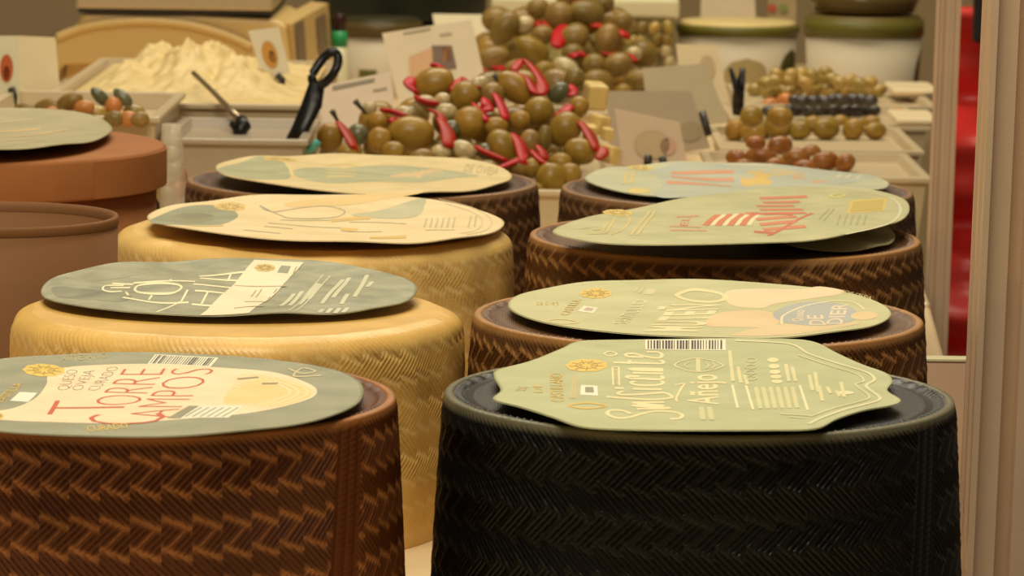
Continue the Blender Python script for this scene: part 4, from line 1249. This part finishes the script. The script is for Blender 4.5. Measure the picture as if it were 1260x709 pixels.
Fs = [(k * n1 + i, k * n1 + i + 1, (k + 1) * n1 + i + 1, (k + 1) * n1 + i) for k in range(n2 - 1) for i in range(n1 - 1)]
o = obj('shredded_heap', V, Fs, mat('shredded_cream', (228, 204, 146), rough=0.6, rgb2=(212, 184, 120), nscale=40, bump=0.6, bscale=160), origin=(xs[40], 3.36, 0.10))
sm = o.modifiers.new('thickness', 'SOLIDIFY'); sm.thickness = 0.004; sm.offset = -1
tag(o, 'pale cream shredded heap in front of the weighing scale', 'food heap', kind='stuff')

# ------------------------------------------------------------------ serving tools
m_blackp = mat('black_plastic', (14, 11, 9), rough=0.35)
m_steel = mat('steel', (172, 152, 120), rough=0.3, metal=0.8)
t = thing('ladle', 'thin steel ladle with black grip leaning over the grey tub', 'ladle', tuple(D(291, 167, 3.04)))
V, Fs = tube([D(238, 90, 3.20), D(262, 113, 3.14), D(284, 136, 3.085), D(297, 150, 3.05)], [0.0022, 0.0022, 0.0028, 0.0034], 10); obj('handle', V, Fs, m_steel, t)
V, Fs = tube([D(297, 148, 3.052), D(299, 155, 3.045), D(293, 164, 3.04), D(291, 167, 3.04)], [0.005, 0.0065, 0.0055, 0.003], 12); obj('grip', V, Fs, m_blackp, t)
V, Fs = tube([D(286, 152, 3.05), D(293, 160, 3.045), D(300, 162, 3.042)], [0.003, 0.004, 0.003], 10); obj('hook', V, Fs, m_blackp, t)

t = thing('serving_spoon', 'black plastic serving spoon handle with a hanging loop beside price card', 'spoon', tuple(D(362, 178, 2.98)))
P = [D(360, 184, 2.99), D(370, 158, 2.995), D(384, 128, 3.0), D(390, 104, 3.005)]
V, Fs = tube(P, [0.0095, 0.0095, 0.0085, 0.0075], 12, flat=0.5); obj('handle', V, Fs, m_blackp, t)
loop = [D(388, 106, 3.005), D(384, 94, 3.005), D(396, 74, 3.01), D(408, 64, 3.01), D(416, 70, 3.01), D(413, 86, 3.005), D(402, 100, 3.005), D(392, 106, 3.005)]
lp = smoothline(loop, 5)
V, Fs = tube(lp, 0.0036, 10); obj('loop', V, Fs, m_blackp, t)

t = thing('tongs', 'forked black plastic tongs standing among the small olives', 'tongs', tuple(D(908, 140, 3.6)))
for pts in ([D(908, 128, 3.6), D(906, 108, 3.6), D(899, 84, 3.6)], [D(909, 128, 3.605), D(911, 106, 3.605), D(914, 84, 3.605)]):
    V, Fs = tube(pts, [0.006, 0.0052, 0.0028], 10, flat=.6); obj('arm', V, Fs, m_blackp, t)
V, Fs = tube([D(909, 112, 3.602), D(908, 130, 3.602), D(906, 142, 3.602)], [0.006, 0.007, 0.004], 10, flat=.6); obj('hinge', V, Fs, m_blackp, t)


# ------------------------------------------------------------------ price cards
def card(name, label, quad, Y, rgb, lean=0.35, prints=(), clip=(), thick=0.0012, group=None, alpha=1.0, stem=False):
    """quad: four px corners (bl, br, tr, tl) on a plane leaning back from depth Y at its foot."""
    zb = D(*quad[0], Y)[2]
    def at(px, py, off=0.0):
        d = ray(px, py)                     # plane: y = Y + lean (z - zb)
        tt = (Y - off + lean * (CZ - zb)) / (d[1] - lean * d[2])
        return CAM + d * tt
    foot = at((quad[0][0] + quad[1][0]) / 2, max(quad[0][1], quad[1][1]))
    t = thing(name, label, 'card', tuple(foot), group)
    q = [at(*p) for p in quad]
    nrm = np.array([0, 1, -lean]) / math.hypot(1, lean) * thick
    V = q + [p + nrm for p in q]
    Fs = [(0, 1, 2, 3), (7, 6, 5, 4), (0, 4, 5, 1), (1, 5, 6, 2), (2, 6, 7, 3), (3, 7, 4, 0)]
    m = mat('card_%d_%d_%d_%d' % (*rgb, int(alpha * 100)), rgb, rough=0.4, noise=0.04, alpha=alpha)
    obj('sheet', V, Fs, m, t, smooth=False)
    if stem:
        V, Fs = tube([foot + np.array([0, 0.004, 0.01]), (foot[0], foot[1] + .004, 0.0)], 0.003, 8); obj('stem', V, Fs, mat('clip_dark', (52, 44, 34), rough=0.4), t)
    for pr in prints:
        nm, col, pts = pr
        P = [at(*p, off=0.0012) for p in (smoothline(pts, 4, closed=True) if len(pts) > 4 else pts)]
        obj(nm, P, [tuple(range(len(P)))], paper(col), t, smooth=False)
    for pts, rr in clip:
        V, Fs = tube([at(*p, off=0.002) for p in pts], rr, 8); obj('clip', V, Fs, mat('clip_dark', (52, 44, 34), rough=0.4), t)
    return t


def oval(cx, cy, a, b, n=12, rot=0.0):
    return [(cx + a * math.cos(t) * math.cos(rot) - b * math.sin(t) * math.sin(rot), cy + a * math.cos(t) * math.sin(rot) + b * math.sin(t) * math.cos(rot)) for t in [2 * PI * i / n for i in range(n)]]


G = 'price cards of the olive stall'
card('price_card', 'white price card leaning beside the black spoon handle', [(395, 172), (488, 150), (480, 88), (384, 108)], 3.16, (232, 208, 176), 0.5,
     [('lettering', (150, 138, 112), [(409, 111), (461, 100), (461, 96), (409, 106)]), ('lettering', (170, 154, 128), [(459, 113), (476, 110), (476, 107), (459, 110)])])
card('price_card', 'large white price card standing behind the front olive heap', [(492, 130), (600, 112), (580, 24), (470, 41)], 3.45, (228, 208, 170), 0.4,
     [('picture', (222, 172, 120), [(505, 95), (535, 92), (532, 58), (503, 70)]), ('picture', (120, 90, 66), [(532, 88), (562, 84), (556, 56), (531, 56)]), ('picture', (206, 132, 52), [(545, 76), (556, 74), (554, 58), (545, 58)]),
      ('lettering', (166, 150, 118), [(496, 43), (530, 37), (530, 34), (496, 40)]), ('lettering', (176, 160, 128), [(541, 45), (556, 43), (556, 40), (541, 42)])])
card('price_card', 'white card behind the large price card with picture', [(540, 60), (612, 60), (606, 18), (532, 17)], 4.2, (232, 220, 182), 0.3, stem=True)
card('price_card', 'small card with amber picture clipped above the shredded heap', [(324, 96), (357, 89), (343, 33), (305, 38)], 3.30, (230, 218, 182), 0.2,
     [('picture', (206, 146, 48), oval(332, 67, 9, 17, rot=-0.3)), ('picture', (170, 112, 40), oval(335, 70, 4, 8, rot=-0.3))], [([(341, 92), (347, 98), (346, 110)], 0.003), ([(336, 112), (342, 124), (344, 134)], 0.003), ([(346, 106), (340, 116), (343, 132)], 0.002)])
card('price_card', 'white card with reddish oval picture clipped to the pickle tub', [(-6, 132), (24, 132), (22, 44), (-8, 44)], 3.1, (222, 216, 178), 0.15,
     [('picture', (190, 92, 40), oval(8, 84, 8, 17)), ('picture', (140, 60, 30), oval(8, 90, 4, 9))], [([(14, 108), (17, 118), (16, 134)], 0.003)])
card('price_card', 'blank white card standing behind the pickle tub', [(18, 140), (76, 140), (68, 46), (22, 44)], 3.3, (242, 226, 184), 0.1)
card('price_card', 'greyish card with faint picture leaning beside the front heap', [(766, 204), (846, 204), (836, 150), (756, 133)], 3.08, (200, 172, 136), 0.5,
     [('picture', (186, 158, 112), oval(802, 178, 22, 18)), ('picture', (196, 152, 116), oval(822, 180, 10, 11))], [([(797, 204), (797, 198), (798, 192)], 0.0032), ([(816, 204), (816, 199), (815, 194)], 0.0032)])
card('price_card', 'grey see-through card behind the faint picture card', [(756, 196), (874, 182), (850, 112), (744, 112)], 3.24, (172, 150, 116), 0.5,
     [('picture', (160, 138, 96), oval(850, 162, 14, 12))], [([(872, 166), (868, 152), (864, 138)], 0.0032)])
card('price_card', 'grey card standing in front of the pale lidded bucket', [(800, 160), (896, 150), (868, 78), (790, 84)], 3.5, (178, 162, 124), 0.5)
card('price_card', 'cream card leaning on the pale lidded bucket', [(840, 130), (898, 128), (882, 56), (832, 54)], 3.85, (212, 192, 146), 0.4,
     [('picture', (186, 160, 116), oval(870, 84, 10, 16))])

# ------------------------------------------------------------------ buckets behind
m_buck = mat('bucket_white', (206, 192, 164), rough=0.6, noise=0.03, nscale=8)
m_rim = mat('bucket_rim_olive', (104, 98, 34), rough=0.4)
m_lid = mat('bucket_lid', (232, 208, 140), rough=0.4, noise=0.03)


def bucket(label, xl, xr, Y, ytop, rim_h, prints, lid=True, lidm=None, rimm=None, z0=0.0, gap=0.0, body=None):
    r_ = (xr - xl) / 2 * Y / F
    c = D((xl + xr) / 2, ytop, Y); zt = c[2]
    t = thing('bucket', label, 'bucket', (c[0], Y, z0))
    V, Fs = lathe(c[0], Y, [(r_ * .86, z0), (r_ * .88, z0 + .002), (r_ * .965, zt - rim_h), (r_ * .93, zt - rim_h), (r_ * .84, z0 + .003), (r_ * .01, z0 + .003)], 64)
    Fs.append(tuple(range(63, -1, -1)))
    b_ = obj('body', V, Fs, body or m_buck, t)
    V, Fs = lathe(c[0], Y, [(r_ * .93, zt - rim_h), (r_ * 1.0, zt - rim_h), (r_ * 1.0, zt), (r_ * .95, zt + .001), (r_ * .93, zt - .003), (r_ * .93, zt - rim_h)], 64)
    obj('rim', V, Fs, rimm or m_rim, t)
    if lid:
        V, Fs = lathe(c[0], Y, [(r_ * .94, zt - .001), (r_ * .94, zt + .003), (r_ * .9, zt + .0045), (r_ * .4, zt + .005), (r_ * .01, zt + .005)], 64)
        obj('lid', V, Fs, lidm or m_lid, t)
    for nm, col, a0, a1, y0, y1, rnd_ in prints:      # wrapped print: angles in degrees, -90 faces the aisle
        za = D(0, y0, Y)[2] ; zb = D(0, y1, Y)[2]
        V = []; Fs = []; N = 16; Mz = 10
        for i in range(Mz + 1):
            f = i / Mz; z = za + (zb - za) * f
            k = math.sqrt(max(0.0, 1 - (2 * f - 1) ** 2)) if rnd_ else 1.0
            rr = r_ * (.88 + (.965 - .88) * (z - z0) / max(1e-6, zt - rim_h - z0)) + 0.0006
            am, aw = (a0 + a1) / 2, (a1 - a0) / 2 * k
            for j in range(N + 1):
                a = math.radians(am - aw + 2 * aw * j / N)
                V.append((c[0] + rr * math.cos(a), Y + rr * math.sin(a), z))
        for i in range(Mz):
            for j in range(N):
                Fs.append((i * (N + 1) + j, i * (N + 1) + j + 1, (i + 1) * (N + 1) + j + 1, (i + 1) * (N + 1) + j))
        obj(nm, V, Fs, paper(col), b_)
    return t, c, r_


bucket('white bucket with cream lid and olive rim behind the grey cards', 832, 984, 4.42, 30, 0.0095,
       [('round_print', (176, 158, 112), -106, -62, 96, 54, True), ('arch_border', (92, 92, 36), -48, -5, 118, 44, True), ('dark_arch', (24, 18, 12), -44, -2, 116, 50, True)])
tb, cb, rbk = bucket('white bucket with green label and olive rim, nearest the far post', 989, 1137, 4.30, 23, 0.017,
                     [('green_label', (104, 106, 40), -148, -80, 99, 82, False), ('arch_border', (104, 104, 40), -30, 20, 120, 42, True), ('dark_arch', (26, 20, 12), -26, 24, 116, 50, True)], lid=True, lidm=mat('olive_lid', (118, 100, 50), rough=.4))
# glass dish of olives on that bucket
t = thing('glass_dish', 'dish of dark golden olives standing on the green labelled bucket', 'dish', (cb[0], 4.30, cb[2] + .0055))
V, Fs = lathe(cb[0], 4.30, [(rbk * .6, cb[2] + .0056), (rbk * .82, cb[2] + .008), (rbk * .95, cb[2] + .03), (rbk * .92, cb[2] + .03), (rbk * .78, cb[2] + .011), (rbk * .01, cb[2] + .010)], 48)
obj('bowl', V, Fs, mat('dish_brown', (92, 74, 36), rough=.25), t)
for k in range(16):
    a = 2 * PI * k / 11; rr = rbk * (.66 if k < 11 else .3)
    olive((cb[0] + rr * math.cos(a), 4.30 + rr * math.sin(a), cb[2] + .030 + (.004 if k > 10 else 0)), .0125, .010, random.uniform(-30, 30), m_olive, 'golden_olive', 'golden olive heaped in the dish on the bucket', 'olive', 'olives in the dish')

bucket('small white bucket with green mark under the dark green tub', 412, 520, 4.5, 26, 0.016, [('green_label', (98, 98, 36), -116, -90, 88, 76, False)], lid=True, rimm=mat('rim_brown_olive', (88, 72, 32), rough=.4), lidm=mat('lid_dark', (60, 56, 30), rough=.4))
# dark green tub standing on a shelf block behind
cy_ = 4.72; cc = D(492, 22, cy_); r_ = 104 * cy_ / F
t = thing('green_tub', 'large dark green tub at the back of the stall', 'tub', (cc[0], cy_, 0))
zb_ = D(492, 20, cy_)[2]
V, Fs = lathe(cc[0], cy_, [(r_ * .9, 0), (r_ * .92, .004), (r_ * .97, zb_ - .03), (r_ * .97, zb_)], 64, close=True); obj('body', V, Fs, mat('dark_green_lid', (22, 28, 14), rough=.45), t)
V, Fs = lathe(cc[0], cy_, [(r_ * 1.0, zb_), (r_ * 1.02, zb_ + .004), (r_ * 1.02, zb_ + .10), (r_ * .98, zb_ + .105), (r_ * .01, zb_ + .105)], 64); Fs.append(tuple(range(63, -1, -1)))
obj('lid', V, Fs, mat('dark_green_lid', (22, 28, 14), rough=.45), t)

# translucent tub with pale olives behind the rear heap
ya = 4.28
xl_, xr_ = D(604, 20, ya)[0], D(836, 20, ya)[0]
zt_ = D(720, 4, ya)[2]
t = thing('clear_tub', 'whitish see-through tub with pale olives behind the rear heap', 'tub', ((xl_ + xr_) / 2, ya, 0))
V, Fs = box(xl_ + .006, xr_ - .006, ya, ya + .16, 0.0, zt_ - .016); obj('body', V, Fs, mat('tub_cloudy', (176, 164, 112), rough=.3, rgb2=(140, 128, 74), nscale=60), t, smooth=False)
V, Fs = box(xl_, xr_, ya - .006, ya + .166, zt_ - .016, zt_ + .006); bevel(obj('rim', V, Fs, mat('tub_rim_white', (226, 214, 172), rough=.35), t, smooth=False), .004)
for k in range(16):
    px = 776 + (k % 4) * 15 + random.uniform(-3, 3); py = 34 + (k // 4) * 15 + random.uniform(-2, 2)
    p = D(px, py, ya - .012)
    olive(p, .0085, .0065, random.uniform(30, 110), random.choice([m_olive_d, m_olive_y, m_onion]), 'pale_olive', 'pale small olive against the see-through tub', 'olive', 'pale olives at the see-through tub')
# shelf tray holding those pale olives
V, Fs = box(D(768, 90, ya)[0], xr_ + .002, ya - .024, ya - .001, 0.0, D(800, 87, ya - .012)[2]); tag(obj('tray_block', V, Fs, m_grey, smooth=False, origin=(xr_ - .03, ya - .012, 0)), 'grey block under the pale small olives', 'block')

card('price_card', 'white card standing behind the pale lidded bucket', [(862, 22), (930, 22), (926, -40), (864, -40)], 4.62, (226, 206, 170), 0.1)
V, Fs = box(D(944, 16, 4.65)[0], D(980, 16, 4.65)[0], 4.64, 4.67, 0, D(960, -6, 4.65)[2])
t = thing('packet', 'small packet with red and green spots between the buckets', 'packet', (D(962, 16, 4.65)[0], 4.65, 0))
bevel(obj('carton', V, Fs, mat('packet_tan', (180, 158, 116), rough=.5, noise=.1), t, smooth=False), .002)
for px, col in ((950, (190, 96, 66)), (964, (140, 150, 84))):
    P = [D(px + a, 10 + b, 4.638) for a, b in oval(0, 0, 6, 5)]
    obj('spot', P, [tuple(range(len(P)))], paper(col), t, smooth=False)

# ------------------------------------------------------------------ weighing scale
Ys = 4.0
m_sc = mat('scale_beige', (214, 182, 118), rough=0.4, noise=0.03, nscale=8)
m_sc2 = m_sc
xL, xR, xRR = D(66, 60, Ys)[0], D(358, 60, Ys)[0], D(408, 60, Ys + .2)[0]
ztop = D(230, 17, Ys)[2]; zlow = D(230, 84, Ys)[2]
t = thing('weighing_scale', 'beige weighing scale with steel pan behind the shredded heap', 'scale', ((xL + xR) / 2, Ys + .1, 0))
# body: front outline with arched shoulders, extruded in depth
def at(px, py, Y): return D(px, py, Y)
out = [(64, 110), (62, 58), (72, 44), (96, 30), (100, 16), (240, 18), (340, 24), (352, 30), (362, 100), (362, 130), (330, 130), (300, 112), (215, 80), (140, 78), (76, 80)]
ft = [at(x, y, Ys) for x, y in out]; bk = [p + np.array([0.0, 0.24, 0.0]) for p in ft]
n = len(ft)
bm_f = [tuple(range(n)), tuple(range(2 * n - 1, n - 1, -1))] + [(i, n + i, n + (i + 1) % n, (i + 1) % n) for i in range(n)]
o = obj('housing', ft + bk, bm_f, m_sc, t, smooth=False); bevel(o, .006, 3)
arch = smoothline([(70, 46), (110, 32), (170, 26), (230, 30), (280, 44), (310, 58)], 6)
V, Fs = tube([at(x, y, Ys - .004) for x, y in arch], 0.0042, 8); obj('arch_moulding', V, Fs, m_sc2, t)
V, Fs = join(box(xL + .01, xR + .0, Ys + .03, Ys + .2, 0.0, zlow + .004)); obj('base', V, Fs, m_sc, t, smooth=False)
zp = D(230, 19, Ys)[2]
V, Fs = box(D(97, 10, Ys)[0], D(334, 10, Ys)[0], Ys - .004, Ys + .24, zp + .0015, zp + .006); obj('pan_gasket', V, Fs, mat('gasket', (40, 32, 22), rough=.5), t, smooth=False)
V, Fs = box(D(94, 10, Ys)[0], D(336, 10, Ys)[0], Ys - .008, Ys + .245, zp + .006, zp + .022); bevel(obj('steel_pan', V, Fs, mat('pan_steel', (196, 176, 140), rough=.35, metal=.4), t, smooth=False), .003)
# side wing with dark vents
sw = [at(358, 30, Ys + .002), at(404, 4, Ys + .26), at(412, 98, Ys + .26), at(364, 118, Ys + .002)]
sb = [p + np.array([-.02, 0.03, 0]) for p in sw]
obj('side_wing', sw + sb, [(0, 1, 2, 3), (7, 6, 5, 4), (0, 4, 5, 1), (1, 5, 6, 2), (2, 6, 7, 3), (3, 7, 4, 0)], m_sc2, t, smooth=False)
def sp(u, v): 
    a = sw[0] + (sw[1] - sw[0]) * u; b = sw[3] + (sw[2] - sw[3]) * u
    return a + (b - a) * v + np.array([.0012, -.0012, 0])
for u0, u1, v0, v1 in ((.08, .3, .02, .75), (.62, .88, .1, .6)):
    obj('vent', [sp(u0, v0), sp(u1, v0), sp(u1, v1), sp(u0, v1)], [(0, 1, 2, 3)], mat('vent_grey', (132, 110, 84), rough=.5), t, smooth=False)

# ------------------------------------------------------------------ small things between
# clear pouch of pickles between the lidded box and the dark wheel
cp = D(213, 212, 2.58)
t = thing('pickle_pouch', 'clear pouch of pickles between the lidded box and dark brown wheel', 'pouch', (cp[0], 2.60, 0))
V = []; Fs = []
nz_, na = 16, 24
zt_ = D(214, 152, 2.6)[2]
for i in range(nz_):
    f = i / (nz_ - 1); z = 0.001 + f * (zt_ - .001)
    rx = 0.0125 * (1 - .55 * f ** 2.2) ; ry = 0.03 * (1 - .8 * f)
    for k in range(na):
        a = 2 * PI * k / na; q = 1 + .08 * math.sin(4 * a + 7 * f) + .05 * math.sin(9 * a - 11 * f)
        V.append((cp[0] + (f - .5) * -.006 + rx * q * math.cos(a), 2.60 + max(ry, .003) * q * math.sin(a), z))
for i in range(nz_ - 1):
    for k in range(na):
        j = (k + 1) % na; Fs.append((i * na + k, i * na + j, (i + 1) * na + j, (i + 1) * na + k))
Fs += [tuple(range(na - 1, -1, -1)), tuple((nz_ - 1) * na + k for k in range(na))]
obj('pouch_film', V, Fs, mat('pouch_film', (240, 226, 196), rough=.15, alpha=.5, spec=.6), t)
for px, py, rr, mk in ((207, 238, .006, m_olive_y), (218, 232, .0055, m_orange), (212, 224, .005, m_olive), (214, 208, .005, m_onion), (211, 192, .0045, m_onion), (221, 216, .004, m_orange), (206, 226, .005, m_onion)):
    p = D(px, py, 2.60); me = ov_mesh(mk, 'a')
    o = bpy.data.objects.new('pickle', me); COL.objects.link(o); o.parent = t; o.location = Vector(p) - Vector(t.location); o.scale = (rr * 1.35, rr * 1.5, rr * 1.5)

# turquoise scoop edge and green cap seen between the heaps
p = D(386, 180, 3.0)
V, Fs = tube([D(372, 190, 2.99), D(384, 182, 2.99), D(392, 174, 2.99)], [.004, .007, .005], 10, flat=.4)
tag(obj('turquoise_scoop', V, Fs, mat('turquoise_plastic', (96, 190, 176), rough=.35), origin=p), 'small turquoise plastic scoop edge beside the spoon handle', 'scoop')
cc = D(418, 58, 4.25)
t = thing('bottle', 'slim bottle with green band and dark cap beside the scale', 'bottle', (cc[0], 4.25, 0))
r_ = .009
zg0, zg1, zc1 = D(418, 58, 4.25)[2], D(418, 38, 4.25)[2], D(418, 20, 4.25)[2]
V, Fs = lathe(cc[0], 4.25, [(r_, 0), (r_ * 1.05, .002), (r_ * 1.05, zg0)], 24, close=True); obj('body', V, Fs, mat('bottle_body', (200, 190, 150), rough=.3), t)
V, Fs = lathe(cc[0], 4.25, [(r_ * .95, zg0), (r_ * .9, zg1)], 24, close=True); obj('green_band', V, Fs, mat('green_band', (34, 140, 78), rough=.4), t)
V, Fs = lathe(cc[0], 4.25, [(r_ * .8, zg1), (r_ * .75, zc1), (r_ * .6, zc1 + .003)], 24, close=True); obj('cap', V, Fs, mat('cap_maroon', (50, 18, 12), rough=.4), t)

# white tubs at the right edge of the trays
for (px0, px1, py0, Y, lb, hh) in ((1092, 1150, 108, 3.93, 'white lidded tub at the edge beside the yellow green olives', .0), (1098, 1152, 140, 3.58, 'white square tub at the edge beside the dark olives', .0)):
    xa_, xb_ = X(px0, Y), X(px1, Y)
    xa_ += 0.0
    z1 = D(px0, py0 + 6, Y)[2]
    t = thing('white_tub', lb, 'tub', ((xa_ + xb_) / 2, Y + .05, 0))
    xa2 = max(xa_, X(1127, Y)) if hh else xa_
    V, Fs = box(xa2 + .003, xb_ - .003, Y + .003, Y + .10, 0.053, max(z1 - .006, .0545)); 
    bevel(obj('body', V, Fs, mat('tub_white', (226, 206, 172), rough=.4, noise=.05), t, smooth=False), .002)
    V, Fs = box(xa2, xb_, Y, Y + .103, max(z1 - .006, .0545), max(z1, .0605)); bevel(obj('lid', V, Fs, mat('tub_white_lid', (236, 216, 172), rough=.4), t, smooth=False), .003)
